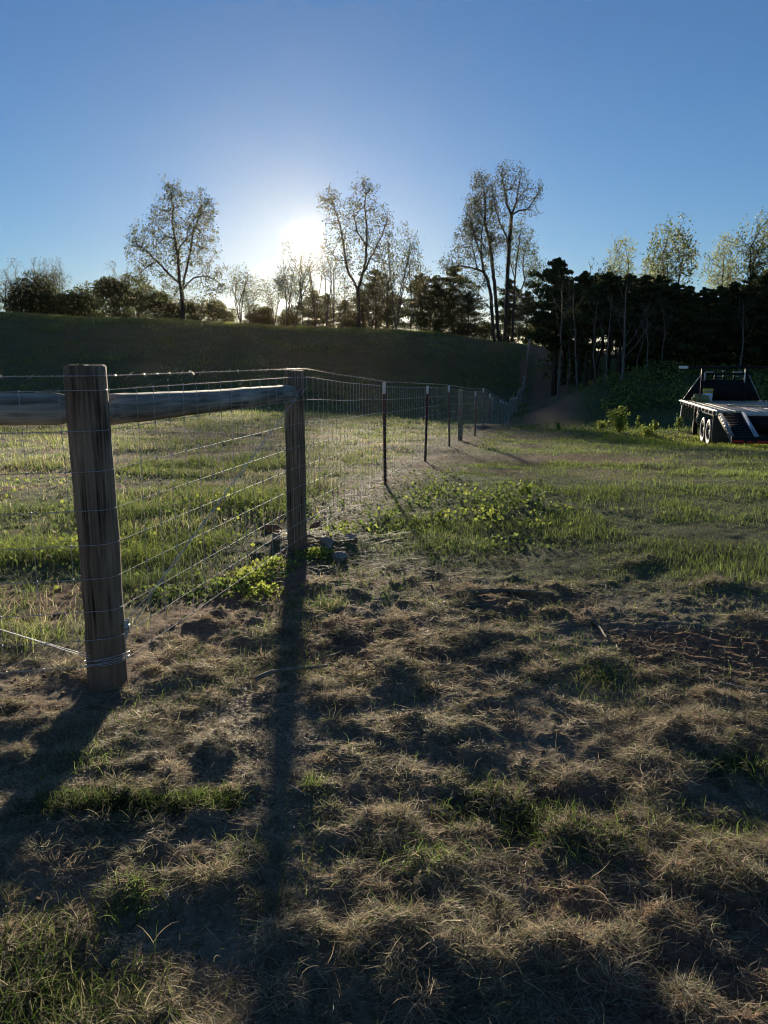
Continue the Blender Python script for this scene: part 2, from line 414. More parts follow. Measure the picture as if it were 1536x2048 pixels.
def colonise(limbs, blobs, r, step=.35, natt=700, infl=3.2, kill=.8, iters=90, up=.12):
    """grow twigs from drawn limbs into a crown described by ellipsoids (space colonisation)"""
    P = []; par = []; lvl = []
    tips = {}
    for (parent, pts) in limbs:
        pts = np.array(pts, float)
        if parent is None: last = -1
        else:
            last = int(np.argmin(((np.array(P) - pts[0]) ** 2).sum(1)))
        seg = [pts[0]] if parent is None else []
        for a, b in zip(pts[:-1], pts[1:]):
            L = np.linalg.norm(b - a); k = max(1, int(round(L / step)))
            for i in range(1, k + 1): seg.append(a + (b - a) * i / k)
        for q in seg:
            P.append(np.array(q) + r.normal(0, step * .06, 3)); par.append(last); last = len(P) - 1
    vol = np.array([b[3] * b[4] * b[5] * (b[6] if len(b) > 6 else 1) for b in blobs]); A = []
    for b, k in zip(blobs, (vol / vol.sum() * natt).astype(int) + 4):
        g = r.normal(size=(k, 3)); g /= np.linalg.norm(g, axis=1)[:, None]; g *= r.uniform(.15, 1, (k, 1)) ** (1 / 2.4)
        A.append(np.array(b[:3]) + g * np.array(b[3:6]))
    A = np.concatenate(A)
    P = [p for p in P]
    best = np.full(len(A), 1e9); bi = np.zeros(len(A), int); alive = np.ones(len(A), bool)
    def upd(idx0):
        N_ = np.array(P[idx0:]); D = ((A[:, None] - N_[None]) ** 2).sum(-1); k = D.argmin(1); m = D[np.arange(len(A)), k]
        w = m < best; best[w] = m[w]; bi[w] = k[w] + idx0
    upd(0)
    for it in range(iters):
        alive &= best > kill ** 2
        act = alive & (best < infl ** 2)
        if not act.any():
            infl *= 1.5
            if infl > 12: break
            continue
        s0 = len(P); ids = np.unique(bi[act])
        for i in ids:
            v = A[act & (bi == i)] - P[i]; v /= np.linalg.norm(v, axis=1)[:, None]
            d = v.mean(0) + r.normal(0, .14, 3); d[2] += up
            pd = P[i] - P[par[i]] if par[i] >= 0 else np.array([0, 0, 1.]); pd = pd / (np.linalg.norm(pd) + 1e-9)
            d = d / (np.linalg.norm(d) + 1e-9) + .35 * pd; d /= np.linalg.norm(d) + 1e-9
            P.append(P[i] + d * step); par.append(int(i))
        upd(s0)
        if len(P) > 6000: break
    return np.array(P), np.array(par)

def skeleton_mesh(P, par, r_base, tip=.012, expo=2.35, nside=5, flare=1.25):
    n = len(P); ch = [[] for _ in range(n)]
    for i in range(n):
        if par[i] >= 0: ch[par[i]].append(i)
    w = np.zeros(n)
    for i in range(n - 1, -1, -1):
        w[i] = max(w[i], tip ** expo) if not ch[i] else w[i]
        if par[i] >= 0: w[par[i]] += w[i]
    rad = w ** (1 / expo); rad = tip + (rad - tip) * (r_base - tip) / max(rad[0] - tip, 1e-6)
    # drawn order guarantees parents come first except limbs; walk chains
    mb = MB()
    main = np.full(n, -1)
    for i in range(n):
        if ch[i]: main[i] = max(ch[i], key=lambda k: w[k])
    starts = [i for i in range(n) if par[i] < 0 or main[par[i]] != i]
    for s0 in starts:
        c = [s0]
        while main[c[-1]] >= 0: c.append(main[c[-1]])
        if par[s0] >= 0: c = [par[s0]] + c
        if len(c) < 2: continue
        rr = rad[c].copy()
        if par[s0] >= 0: rr[0] = rr[1] * 1.15
        else:
            rr[0] *= flare * 1.15; rr[1] *= flare ** .5
            c0 = P[c[0]].copy()
        pts = P[c].copy()
        if par[s0] < 0: pts = np.concatenate([[pts[0] - [0, 0, .5]], pts]); rr = np.concatenate([[rr[0] * 1.1], rr])
        mb.tube(pts, rr, nside if rr.max() > .06 else (4 if rr.max() > .03 else 3), cap=False)
    return mb, rad

def tree_parts(limbs, blobs, r, r_base, leaf_n, leaf_s, pal, barkm, leafm=None, spread=.24, tip=.014, droop=.2, thin=.05, **kw):
    P, par = colonise(limbs, blobs, r, **kw)
    mb, rad = skeleton_mesh(P, par, r_base, tip)
    tr = mb.build('trunk', barkm, None, True)
    tw = np.where(rad < thin)[0]
    pw = np.exp(np.minimum(r.normal(0, 1.1, len(tw)), 1.3)); pw /= pw.sum()      # some twigs are leafy, some nearly bare
    C = P[r.choice(tw, leaf_n, p=pw)] + r.normal(0, spread, (leaf_n, 3))
    # leaves come in sprays
    C = np.concatenate([C, C[: leaf_n // 2] + r.normal(0, .09, (leaf_n // 2, 3))])
    V, Q, c = leaf_quads(C, leaf_s, leaf_cols(len(C), pal, r), r, 1.9, droop)
    cr = mesh_np('crown', V, Q, leafm or LEAF, None, c)
    return tr, cr
def as_tree(name, parts, loc, label, cat='tree', group=None, rz=0.0, sc=1.0, copy=False, **props):
    e = empty(name, loc, rz); e.scale = (sc, sc, sc) if np.isscalar(sc) else sc
    for p in parts:
        q = p
        if copy: q = p.copy(); q.data = p.data; col.objects.link(q)
        q.parent = e
    tag(e, label, cat, group); return e

def px_tree(base_px, Y, limbs_px, blobs_px, depth=1.0, seed=1):
    """limbs and crown outlines measured on the photograph, turned into metres about the tree's base at distance Y"""
    r = np.random.default_rng(seed)
    b0 = at(base_px[0], base_px[1], Y); s = Y / FPX * 1.0
    g = gz(b0[0], Y)
    def cv(p, dy=0.0): q = at(p[0], p[1], Y); return [q[0] - b0[0], dy, q[2] - g]
    L = []
    for k, (par, pts) in enumerate(limbs_px):
        dy = 0 if par is None else r.uniform(-1.6, 1.6)
        o = []
        for i, p in enumerate(pts):
            o.append(cv(p, dy * i / max(1, len(pts) - 1)))
        if par is None: o[0][2] = 0.0
        L.append((par, o))
    Bl = []
    for b in blobs_px:
        c = cv(b[:2]); rx = b[2] * s; rz = b[3] * s
        Bl.append((c[0], r.uniform(-.6, .6), c[2], rx, min(rx, rz) * depth + .5, rz, b[4] if len(b) > 4 else 1))
    # a limb that forks starts on its parent limb: keep the same depth there
    for k, (par, o) in enumerate(L):
        if par is not None:
            allp = np.concatenate([np.array(q) for j, (pp, q) in enumerate(L) if j < k])
            j = np.argmin(((allp[:, [0, 2]] - np.array(o[0])[[0, 2]]) ** 2).sum(1)); o[0] = list(allp[j])
            for i in range(1, len(o)): o[i][1] += allp[j][1]
    return (b0[0], Y, g), L, Bl, r

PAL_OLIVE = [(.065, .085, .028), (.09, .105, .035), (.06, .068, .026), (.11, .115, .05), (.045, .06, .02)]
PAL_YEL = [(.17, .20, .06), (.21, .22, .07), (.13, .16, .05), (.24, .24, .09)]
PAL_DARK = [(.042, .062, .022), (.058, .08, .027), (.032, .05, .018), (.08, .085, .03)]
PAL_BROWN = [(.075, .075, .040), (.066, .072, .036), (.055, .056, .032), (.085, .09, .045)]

# -- four trees drawn from the photograph
def big_left():
    loc, L, B, r = px_tree((365, 638), 85, [
        (None, [(365, 640), (365, 610), (363, 585)]),
        (0, [(363, 585), (360, 568), (340, 548), (318, 525), (300, 505), (283, 492)]),
        (0, [(363, 585), (359, 560), (358, 520), (352, 480), (347, 445), (350, 420), (346, 385)]),
        (0, [(363, 585), (368, 555), (374, 525), (380, 490), (382, 465), (392, 440), (400, 415)]),
        (0, [(366, 582), (374, 568), (388, 555), (408, 551), (430, 560), (445, 572)]),
        (2, [(360, 512), (363, 495), (378, 482), (386, 455)]),
        (1, [(325, 535), (300, 535), (285, 550)]),
        (2, [(352, 482), (335, 474), (318, 490)])],
        [(298, 478, 47, 34), (282, 508, 38, 32), (346, 408, 30, 44), (335, 450, 42, 42), (395, 425, 40, 46), (398, 480, 40, 58), (360, 500, 50, 45, .6), (318, 560, 48, 40, .35), (418, 558, 38, 42, .45), (385, 580, 38, 30, .3)], .8, 3)
    return as_tree('tree', tree_parts(L, B, r, .25, 9500, .10, PAL_OLIVE, BARK, LEAF_DIM, natt=2600, step=.3, kill=.5, thin=.045), loc, 'tall spreading tree standing alone on the hill crest, thin leaves, a low limb reaching left', group='trees on the hill crest')
def big_centre():
    loc, L, B, r = px_tree((717, 657), 86, [
        (None, [(718, 660), (718, 625), (717, 597), (716, 580)]),
        (0, [(716, 580), (707, 562), (697, 545), (691, 520), (686, 485), (680, 450), (668, 415), (662, 390)]),
        (0, [(716, 580), (723, 556), (731, 525), (733, 490), (733, 450), (729, 410), (731, 380)]),
        (2, [(727, 545), (740, 518), (752, 495), (764, 470), (775, 440)]),
        (1, [(693, 532), (676, 520), (660, 505)]), (2, [(734, 495), (715, 465), (708, 430)]), (3, [(752, 495), (768, 490), (778, 480)])],
        [(665, 420, 30, 40, .8), (690, 450, 34, 50), (730, 400, 30, 42), (745, 450, 36, 50), (760, 460, 28, 44, .8), (712, 500, 42, 50, .7), (660, 490, 24, 40, .5), (765, 510, 26, 45, .5), (690, 560, 26, 40, .3)], .8, 5)
    return as_tree('tree', tree_parts(L, B, r, .22, 5200, .095, PAL_BROWN + PAL_OLIVE[:2], BARK, LEAF_DIM, natt=2200, step=.3, kill=.5, thin=.045), loc, 'tall open tree on the crest just right of the sun, bare branches with few leaves', group='trees on the hill crest')
def group_one():
    loc, L, B, r = px_tree((988, 681), 84, [
        (None, [(989, 683), (987, 655), (984, 620), (982, 590), (976, 560), (968, 545)]),
        (0, [(968, 545), (964, 515), (963, 480), (966, 455)]), (0, [(970, 548), (955, 538), (940, 533), (920, 530), (898, 535)]),
        (0, [(984, 620), (965, 600), (952, 610)]), (1, [(963, 500), (950, 475), (942, 450)]), (2, [(953, 537), (948, 505), (940, 480)])],
        [(940, 480, 34, 44), (915, 520, 32, 26, .8), (950, 440, 26, 40, .8), (965, 500, 28, 45, .7), (895, 530, 20, 20, .6), (950, 560, 34, 30, .3), (958, 620, 20, 22, .2)], .9, 7)
    return as_tree('tree', tree_parts(L, B, r, .19, 4200, .09, PAL_BROWN + PAL_OLIVE, BARK, LEAF_DIM, natt=1800, step=.3, kill=.48), loc, 'leaning tree at the left of the tall bare clump, low branches spreading left', group='tall bare clump on the crest')
def group_two():
    loc, L, B, r = px_tree((998, 681), 85, [
        (None, [(999, 683), (996, 655), (993, 610), (988, 560), (984, 520), (979, 480), (972, 455), (970, 440), (971, 415), (968, 380), (962, 355)]),
        (0, [(971, 440), (958, 425), (948, 405)]), (0, [(972, 455), (985, 425), (988, 400)]), (0, [(984, 520), (1000, 555)]), (0, [(983, 510), (968, 490), (955, 470)])],
        [(955, 358, 14, 20, 1.2), (966, 385, 24, 36, 1), (955, 420, 26, 36, .9), (982, 425, 22, 40, .7), (990, 480, 22, 40, .5), (945, 450, 24, 30, .7)], .9, 8)
    return as_tree('tree', tree_parts(L, B, r, .20, 4200, .09, PAL_BROWN + PAL_OLIVE, BARK, LEAF_DIM, natt=1600, step=.3, kill=.48), loc, 'straight tall tree second from the left in the bare clump, pointed leafy top', group='tall bare clump on the crest')
def group_three():
    loc, L, B, r = px_tree((1011, 680), 84.5, [
        (None, [(1010, 683), (1012, 640), (1014, 590), (1015, 540), (1018, 500), (1021, 460), (1023, 430)]),
        (0, [(1023, 430), (1014, 405), (1012, 380), (1006, 345), (1010, 330)]), (0, [(1023, 430), (1032, 405), (1036, 375), (1042, 345)]),
        (0, [(1024, 433), (1040, 420), (1056, 418), (1068, 400), (1080, 380)]), (0, [(1017, 505), (1013, 470), (1002, 447), (995, 425), (990, 395), (985, 375)]),
        (1, [(1013, 390), (1028, 370), (1036, 350)]), (2, [(1034, 392), (1055, 375), (1070, 372)])],
        [(1008, 350, 20, 28, 1), (1035, 355, 24, 28, 1), (1062, 385, 22, 26, .8), (1060, 425, 20, 18, .7), (1028, 395, 30, 30, .8), (992, 395, 20, 36, .7), (1005, 460, 22, 44, .4)], .9, 9)
    return as_tree('tree', tree_parts(L, B, r, .22, 2800, .085, PAL_BROWN, BARK, LEAF_DIM, natt=1800, step=.3, kill=.48, spread=.25), loc, 'tallest tree of the bare clump, forked high against the sky, almost leafless', group='tall bare clump on the crest')
def group_four():
    loc, L, B, r = px_tree((1026, 681), 86, [
        (None, [(1025, 683), (1026, 640), (1028, 600), (1030, 560), (1034, 520), (1040, 470)]), (0, [(1028, 610), (1042, 585), (1052, 560), (1060, 540), (1070, 525)]),
        (0, [(1027, 620), (1044, 590), (1060, 575), (1078, 572)]), (0, [(1031, 555), (1022, 520), (1024, 490)]), (1, [(1047, 572), (1046, 530), (1048, 500)])],
        [(1040, 480, 22, 38, 1), (1055, 500, 22, 34, .8), (1030, 510, 20, 40, .6), (1078, 550, 24, 24, .5), (1062, 535, 22, 30, .6)], .9, 10)
    return as_tree('tree', tree_parts(L, B, r, .14, 3000, .085, PAL_OLIVE, BARK, natt=1500, step=.3, kill=.48), loc, 'slender many-stemmed tree at the right of the tall bare clump', group='tall bare clump on the crest')
for f in (big_left, big_centre, group_one, group_two, group_three, group_four): f()

# -- general kinds, built once and copied
def proto_bare(seed, h, w, stems, leaf_n, pal, natt=1000, leaf_s=.085, barkm=BARK, low=.35, rb=.12):
    r = np.random.default_rng(seed); L = []
    for k in range(stems):
        a = r.uniform(0, 6.28); t = r.uniform(.1, .35) * w
        top = [math.cos(a) * t, math.sin(a) * t, h * r.uniform(.62, .82)]
        b = [r.uniform(-.1, .1) * stems * .6, r.uniform(-.1, .1) * stems * .6, 0]
        mid = [b[0] + (top[0] - b[0]) * .35 + r.normal(0, .12), b[1] + (top[1] - b[1]) * .35 + r.normal(0, .12), top[2] * .5]
        L.append((None if k == 0 else 0, [b, mid, top]) if k == 0 else (0, [L[0][1][0], mid, top]))
    B = [(r.uniform(-.2, .2) * w, r.uniform(-.2, .2) * w, h * r.uniform(low + .1, .85), w * r.uniform(.22, .4), w * r.uniform(.22, .4), h * r.uniform(.1, .2)) for _ in range(7)]
    B.append((0, 0, h * .9, w * .2, w * .2, h * .1))
    parts = tree_parts(L, B, r, rb, leaf_n, leaf_s, pal, barkm, natt=natt, step=.26, kill=.42, tip=.012, spread=.26, up=.2)
    return parts
def foliage_blob(C, n, sx, sz, r):
    g = r.normal(size=(n, 3)); g /= np.linalg.norm(g, axis=1)[:, None]; g *= r.uniform(.3, 1, (n, 1)) ** .5
    return C + g * [sx, sx, sz]
def proto_cedar(seed, h, w, bare=.12, n_br=46, per=120, pal=PAL_DARK, leaf_s=.17, top_flat=.0):
    """dense evergreen: whorled boughs carrying flat sprays, gaps between"""
    r = np.random.default_rng(seed); mb = MB()
    P = [[0, 0, 0], [r.normal(0, .1), r.normal(0, .1), h * .5], [r.normal(0, .15), 0, h * .96]]
    P = np.array(P); tt = np.linspace(0, 1, 9); TP = np.array([P[0] * (1 - t) ** 2 + 2 * P[1] * t * (1 - t) + P[2] * t * t for t in tt])
    rb = .028 * h
    mb.tube(np.concatenate([[TP[0] - [0, 0, .5]], TP]), np.concatenate([[rb * 1.15], rb * (1 - .9 * tt) + .01]), 6, False)
    Cs = []
    for k in range(n_br):
        t = bare + (1 - bare) * ((k + r.uniform(0, 1)) / n_br) ** .9; z = h * t
        prof = (1 - ((t - bare) / (1 - bare)) ** (1.5 + top_flat)) * .95 + .07
        prof *= min(1, .55 + 2.2 * (t - bare))
        ln = w * .5 * prof * r.uniform(.45, 1.25) ; a = k * 2.4 + r.uniform(-.5, .5)
        b0 = np.array([np.interp(t, tt, TP[:, 0]), np.interp(t, tt, TP[:, 1]), z]); d = np.array([math.cos(a), math.sin(a), r.uniform(-.05, .45)])
        b1 = b0 + d * ln * .6; b2 = b0 + d * ln + [0, 0, -.06 * ln]
        mb.tube([b0, b1, b2], [.03 + .005 * h * .3, .022, .01], 4, False)
        m = int(per * (.35 + ln / (w * .5)))
        for q, f in ((b0 * .45 + b1 * .55, .25), (b1, .35), (b2, .4)):
            Cs.append(foliage_blob(q, int(m * f), .19 * ln + .17, .07 * ln + .12, r))
    Cs.append(foliage_blob(TP[-1], per // 2, .2, .4, r))
    C = np.concatenate(Cs)
    tr = mb.build('trunk', BARK_DARK, None, True)
    V, Q, c = leaf_quads(C, leaf_s, leaf_cols(len(C), pal, r), r, 2.2, .2)
    cr = mesh_np('crown', V, Q, NEEDLE, None, c)
    return tr, cr
def proto_bush(seed, h, w, n, pal, leaf_s=.14, blobs=9, mat_=None, stems=5):
    r = np.random.default_rng(seed); mb = MB(); Cs = []
    for k in range(blobs):
        a = r.uniform(0, 6.28); q = np.array([math.cos(a) * w * .34 * r.uniform(0, 1), math.sin(a) * w * .34 * r.uniform(0, 1), h * r.uniform(.25, .82)])
        s_ = w * r.uniform(.13, .24)
        Cs.append(foliage_blob(q, n // blobs, s_, s_ * .9, r))
        mb.tube([[q[0] * .1, q[1] * .1, -.3], [q[0] * .5, q[1] * .5, q[2] * .5], q], [.03 * h, .02 * h, .008], 4, False)
    Cs.append(np.stack([r.normal(0, w * .26, n // 5), r.normal(0, w * .26, n // 5), np.abs(r.normal(0, h * .25, n // 5))], -1))
    C = np.concatenate(Cs)
    tr = mb.build('stem', BARK, None, True)
    V, Q, c = leaf_quads(C, leaf_s, leaf_cols(len(C), pal, r), r, 1.6)
    cr = mesh_np('foliage', V, Q, mat_ or LEAF, None, c)
    return tr, cr
PROTO = {}; HGT = {}
def top_of(parts):
    z = []
    for q in parts:
        a = np.empty(len(q.data.vertices) * 3, np.float32); q.data.vertices.foreach_get('co', a); z.append(np.percentile(a[2::3], 96))
    return z[-1]
def proto(key, fn):
    """parts of a kind; the first use takes the originals, later uses take copies"""
    first = key not in PROTO
    if first: PROTO[key] = fn()
    return PROTO[key], not first
KIND = {
    'bare1': (lambda: proto_bare(21, 8, 6, 3, 1300, PAL_BROWN + PAL_OLIVE), 8), 'bare2': (lambda: proto_bare(22, 8, 5.2, 3, 1000, PAL_BROWN), 8), 'bare3': (lambda: proto_bare(23, 8, 7.0, 5, 1600, PAL_OLIVE), 8),
    'high1': (lambda: proto_bare(26, 9, 4.6, 2, 320, PAL_BROWN + PAL_OLIVE, 450, .085, BARK, .68), 9), 'high2': (lambda: proto_bare(27, 9, 5.4, 3, 380, PAL_BROWN, 480, .085, BARK, .66), 9),
    'yel1': (lambda: proto_bare(24, 11, 5.0, 3, 2300, PAL_YEL, 1000, .095, BARK_PALE, .5), 11), 'yel2': (lambda: proto_bare(25, 11, 5.6, 4, 2900, PAL_YEL + PAL_OLIVE, 1100, .095, BARK, .5), 11),
    'cedar1': (lambda: proto_cedar(31, 8, 7.4, .05, 68, 220, PAL_DARK + PAL_BROWN[:1], .11, 1.2), 8), 'cedar2': (lambda: proto_cedar(32, 8, 6.2, .04, 64, 220, PAL_DARK, .11, .9), 8), 'cedar3': (lambda: proto_cedar(33, 8, 8.4, .06, 64, 230, PAL_DARK + PAL_BROWN[2:3], .11, 1.6), 8),
    'thick1': (lambda: proto_cedar(37, 10, 7.0, .04, 80, 380, PAL_DARK, .12, 1.5), 10), 'thick2': (lambda: proto_cedar(38, 10, 7.8, .06, 76, 380, PAL_DARK, .12, 1.8), 10),
    'wood1': (lambda: proto_cedar(34, 11, 5.8, .40, 56, 420, PAL_DARK, .115, 1.4), 11), 'wood2': (lambda: proto_cedar(35, 11, 6.4, .33, 60, 420, PAL_DARK, .115, 1.2), 11), 'wood3': (lambda: proto_cedar(36, 11, 5.0, .46, 50, 400, PAL_DARK, .115, 1.6), 11),
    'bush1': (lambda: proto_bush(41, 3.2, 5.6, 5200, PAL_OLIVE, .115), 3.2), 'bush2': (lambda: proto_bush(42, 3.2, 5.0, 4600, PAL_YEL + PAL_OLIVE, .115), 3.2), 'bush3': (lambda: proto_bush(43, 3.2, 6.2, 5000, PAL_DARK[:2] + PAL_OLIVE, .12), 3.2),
    'shrub': (lambda: proto_bush(44, 1.3, 1.4, 700, PAL_YEL + PAL_OLIVE[:2], .10, 7), 1.3),
}
def plant(kind, px, top, Y, label, cat, name, group=None, wide=1.0, rz=None, drop=0.0):
    """stand a copy of a kind on the ground at photo column px and distance Y so that its top reaches photo row top"""
    fn, h0 = KIND[kind]
    p = at(px, top, Y); g = gz(p[0], Y) - drop
    parts, cp = proto(kind, fn)
    if kind not in HGT: HGT[kind] = top_of(parts)
    s = max(.15, (p[2] - g) / HGT[kind])
    return as_tree(name, parts, (p[0], Y, g), label, cat, group, random.uniform(0, 6.28) if rz is None else rz, (s * wide, s * wide, s), cp)

# -- crest, left to right
G1 = 'trees beyond the left crest'
plant('bare2', 8, 548, 100, 'thin bare tree at the far left edge beyond the crest', 'tree', 'bare_tree', G1, .9)
plant('bare1', 32, 532, 101, 'small bare tree rising over a dark bush at the far left', 'tree', 'bare_tree', G1, .8)
plant('bare2', 72, 527, 104, 'slim bare tree, left one of the pair over the dark bush', 'tree', 'bare_tree', G1, .75)
plant('bare3', 90, 530, 106, 'slim bare tree, right one of the pair over the dark bush', 'tree', 'bare_tree', G1, .6)
plant('bare2', 118, 528, 103, 'narrow upright bare tree right of the dark bush', 'tree', 'bare_tree', G1, .55)
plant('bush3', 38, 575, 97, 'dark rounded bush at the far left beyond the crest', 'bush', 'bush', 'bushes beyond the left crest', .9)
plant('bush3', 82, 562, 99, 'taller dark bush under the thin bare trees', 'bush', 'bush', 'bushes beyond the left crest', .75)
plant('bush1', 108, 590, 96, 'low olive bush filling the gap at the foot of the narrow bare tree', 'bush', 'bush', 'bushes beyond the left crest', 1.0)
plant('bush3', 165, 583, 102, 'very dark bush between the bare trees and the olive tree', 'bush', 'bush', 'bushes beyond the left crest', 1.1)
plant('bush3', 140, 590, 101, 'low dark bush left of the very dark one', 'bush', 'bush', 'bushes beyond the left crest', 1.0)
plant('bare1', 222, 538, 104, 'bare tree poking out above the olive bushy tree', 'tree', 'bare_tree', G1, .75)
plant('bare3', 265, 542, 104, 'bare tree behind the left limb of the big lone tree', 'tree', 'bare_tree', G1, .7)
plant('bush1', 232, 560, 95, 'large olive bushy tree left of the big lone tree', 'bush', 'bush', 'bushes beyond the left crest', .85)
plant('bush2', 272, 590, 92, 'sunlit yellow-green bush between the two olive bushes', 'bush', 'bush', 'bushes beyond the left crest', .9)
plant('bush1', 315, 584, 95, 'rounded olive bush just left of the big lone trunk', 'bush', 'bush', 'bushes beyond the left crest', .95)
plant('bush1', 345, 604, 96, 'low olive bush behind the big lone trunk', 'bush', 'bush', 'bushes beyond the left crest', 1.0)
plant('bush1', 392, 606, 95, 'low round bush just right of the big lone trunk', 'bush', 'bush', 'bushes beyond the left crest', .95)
plant('bush2', 428, 604, 94, 'low bush with yellowed leaves left of the many-stemmed bare tree', 'bush', 'bush', 'bushes beyond the left crest', .9)
plant('bare3', 474, 540, 90, 'many-stemmed bare tree right of the big lone tree', 'tree', 'bare_tree', 'bare trees around the sun', 1.05)
plant('bare1', 497, 560, 94, 'fine bare tree leaning out behind the many-stemmed one', 'tree', 'bare_tree', 'bare trees around the sun', .8)
for px, top, lab in ((505, 628, 'left one'), (540, 634, 'middle one'), (700, 638, 'right one')):
    plant('bush1', px, top, 92, 'low weedy bush on the crest below the sun, ' + lab, 'bush', 'bush', 'weedy bushes on the crest below the sun', 1.2)
plant('bare2', 540, 590, 92, 'small bare sapling left of the trees under the sun', 'tree', 'bare_tree', 'bare trees around the sun', .8)
plant('bare1', 572, 503, 88, 'crooked bare tree directly left of the sun', 'tree', 'bare_tree', 'bare trees around the sun', .62, 1.2)
plant('high1', 604, 506, 90, 'thin bare tree directly under the sun', 'tree', 'bare_tree', 'bare trees around the sun', .7)
plant('high2', 630, 508, 92, 'bare tree with crossing stems just right below the sun', 'tree', 'bare_tree', 'bare trees around the sun', .8)
plant('high2', 668, 512, 88, 'multi-stemmed bare tree between the sun and the tall open tree', 'tree', 'bare_tree', 'bare trees around the sun', .65, .5)
plant('cedar2', 628, 585, 96, 'small dusky cedar behind the bare trees under the sun', 'tree', 'cedar_tree', 'cedars on the crest', .9)
plant('cedar1', 690, 605, 97, 'low cedar left of the tall open trunk', 'tree', 'cedar_tree', 'cedars on the crest', 1.1)
plant('cedar3', 752, 545, 95, 'reddish dark cedar right behind the tall open trunk', 'tree', 'cedar_tree', 'cedars on the crest', .75)
plant('bare3', 793, 466, 87, 'bare tree with a rounded crown right of the tall open tree', 'tree', 'bare_tree', 'bare trees around the sun', .62, 2.0)
plant('bare2', 822, 505, 90, 'thin bare tree at the outer right of the sunlit trees', 'tree', 'bare_tree', 'bare trees around the sun', .6)
plant('cedar1', 842, 556, 104, 'dark cedar, left of the pair on the right half of the crest', 'tree', 'cedar_tree', 'cedars on the crest', .85)
plant('cedar3', 872, 562, 104, 'dark cedar squeezed between the two bigger cedars', 'tree', 'cedar_tree', 'cedars on the crest', .8)
plant('cedar2', 908, 541, 102, 'tall dark cedar, right of the pair beside the bare clump', 'tree', 'cedar_tree', 'cedars on the crest', .95)
plant('cedar1', 938, 590, 90, 'smaller cedar at the foot of the leaning tree', 'tree', 'cedar_tree', 'cedars on the crest', .8)
plant('cedar2', 1020, 565, 93, 'cedar showing behind the trunks of the bare clump', 'tree', 'cedar_tree', 'cedars on the crest', .8)
plant('cedar3', 1055, 588, 92, 'dark cedar just right of the bare clump', 'tree', 'cedar_tree', 'cedars on the crest', .75)
plant('bare1', 1040, 600, 88, 'bare sapling among the trunks of the clump', 'tree', 'bare_tree', 'bare trees around the sun', .5)
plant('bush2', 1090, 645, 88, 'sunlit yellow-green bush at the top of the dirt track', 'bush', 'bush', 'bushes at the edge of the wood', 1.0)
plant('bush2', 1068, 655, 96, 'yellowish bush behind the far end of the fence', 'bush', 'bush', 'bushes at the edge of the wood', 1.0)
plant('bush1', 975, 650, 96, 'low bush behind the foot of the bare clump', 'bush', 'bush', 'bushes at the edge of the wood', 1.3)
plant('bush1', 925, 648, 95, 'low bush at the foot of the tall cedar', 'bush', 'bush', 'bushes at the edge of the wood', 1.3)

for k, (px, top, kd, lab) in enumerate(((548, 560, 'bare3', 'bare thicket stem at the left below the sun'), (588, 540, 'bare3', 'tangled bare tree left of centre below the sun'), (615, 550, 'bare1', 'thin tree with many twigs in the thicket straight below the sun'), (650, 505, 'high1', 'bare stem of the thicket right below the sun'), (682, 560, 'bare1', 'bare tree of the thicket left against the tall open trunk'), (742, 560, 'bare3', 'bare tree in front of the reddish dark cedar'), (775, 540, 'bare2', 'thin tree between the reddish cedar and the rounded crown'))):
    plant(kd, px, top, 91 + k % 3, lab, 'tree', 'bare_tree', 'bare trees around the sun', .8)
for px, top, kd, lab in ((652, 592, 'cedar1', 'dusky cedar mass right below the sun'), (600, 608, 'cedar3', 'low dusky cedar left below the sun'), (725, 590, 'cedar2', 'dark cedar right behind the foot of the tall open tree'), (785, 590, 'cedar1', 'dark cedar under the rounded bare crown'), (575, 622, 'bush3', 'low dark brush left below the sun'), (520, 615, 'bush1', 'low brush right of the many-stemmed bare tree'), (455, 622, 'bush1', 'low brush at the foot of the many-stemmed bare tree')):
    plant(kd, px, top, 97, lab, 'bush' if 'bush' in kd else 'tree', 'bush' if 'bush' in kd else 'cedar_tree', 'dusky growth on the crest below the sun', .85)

# -- the wood on the right
G2 = 'dark evergreens of the wood'
WL = 'dark evergreen with a bare lower trunk inside the wood'
plant('wood2', 1118, 528, 60, 'dark evergreen at the left end of the wood, layered boughs against the sky', 'tree', 'evergreen_tree', G2, .82)
plant('wood1', 1165, 551, 57, 'dark evergreen second from the left end of the wood', 'tree', 'evergreen_tree', G2, .8)
WL2 = 'dense dark evergreen foliaged to the ground in the black depth of the wood'
woods = [(1268, 640, 50), (1300, 640, 52), (1345, 640, 50), (1395, 640, 49), (1450, 640, 49), (1500, 640, 48), (1550, 640, 47), (1225, 650, 90), (1190, 650, 95), (1270, 620, 95), (1135, 575, 66), (1195, 556, 60), (1225, 552, 56), (1258, 556, 62), (1290, 558, 55), (1322, 562, 60), (1350, 575, 54), (1378, 578, 60), (1408, 585, 53), (1440, 580, 58), (1470, 570, 52), (1505, 560, 56), (1535, 556, 50), (1570, 545, 54), (1605, 540, 50), (1650, 540, 56), (1210, 590, 72), (1280, 585, 74), (1340, 590, 72), (1420, 592, 73), (1500, 575, 70), (1180, 585, 50), (1245, 600, 49), (1320, 605, 48), (1385, 612, 47), (1450, 610, 47), (1520, 600, 46), (1590, 580, 46),
         (1155, 600, 78), (1230, 600, 84), (1310, 600, 86), (1390, 600, 86), (1470, 590, 84), (1550, 580, 80)]
for k, (px, top, Y) in enumerate(woods):
    plant(('wood1', 'wood2', 'wood3')[k % 3] if px < 1265 else ('thick1', 'thick2', 'wood2')[k % 3], px, top, Y, WL if px < 1265 and Y < 75 else WL2, 'tree', 'evergreen_tree', G2, random.uniform(.85, 1.1))
G3 = 'pale-leaved trees rising above the wood'
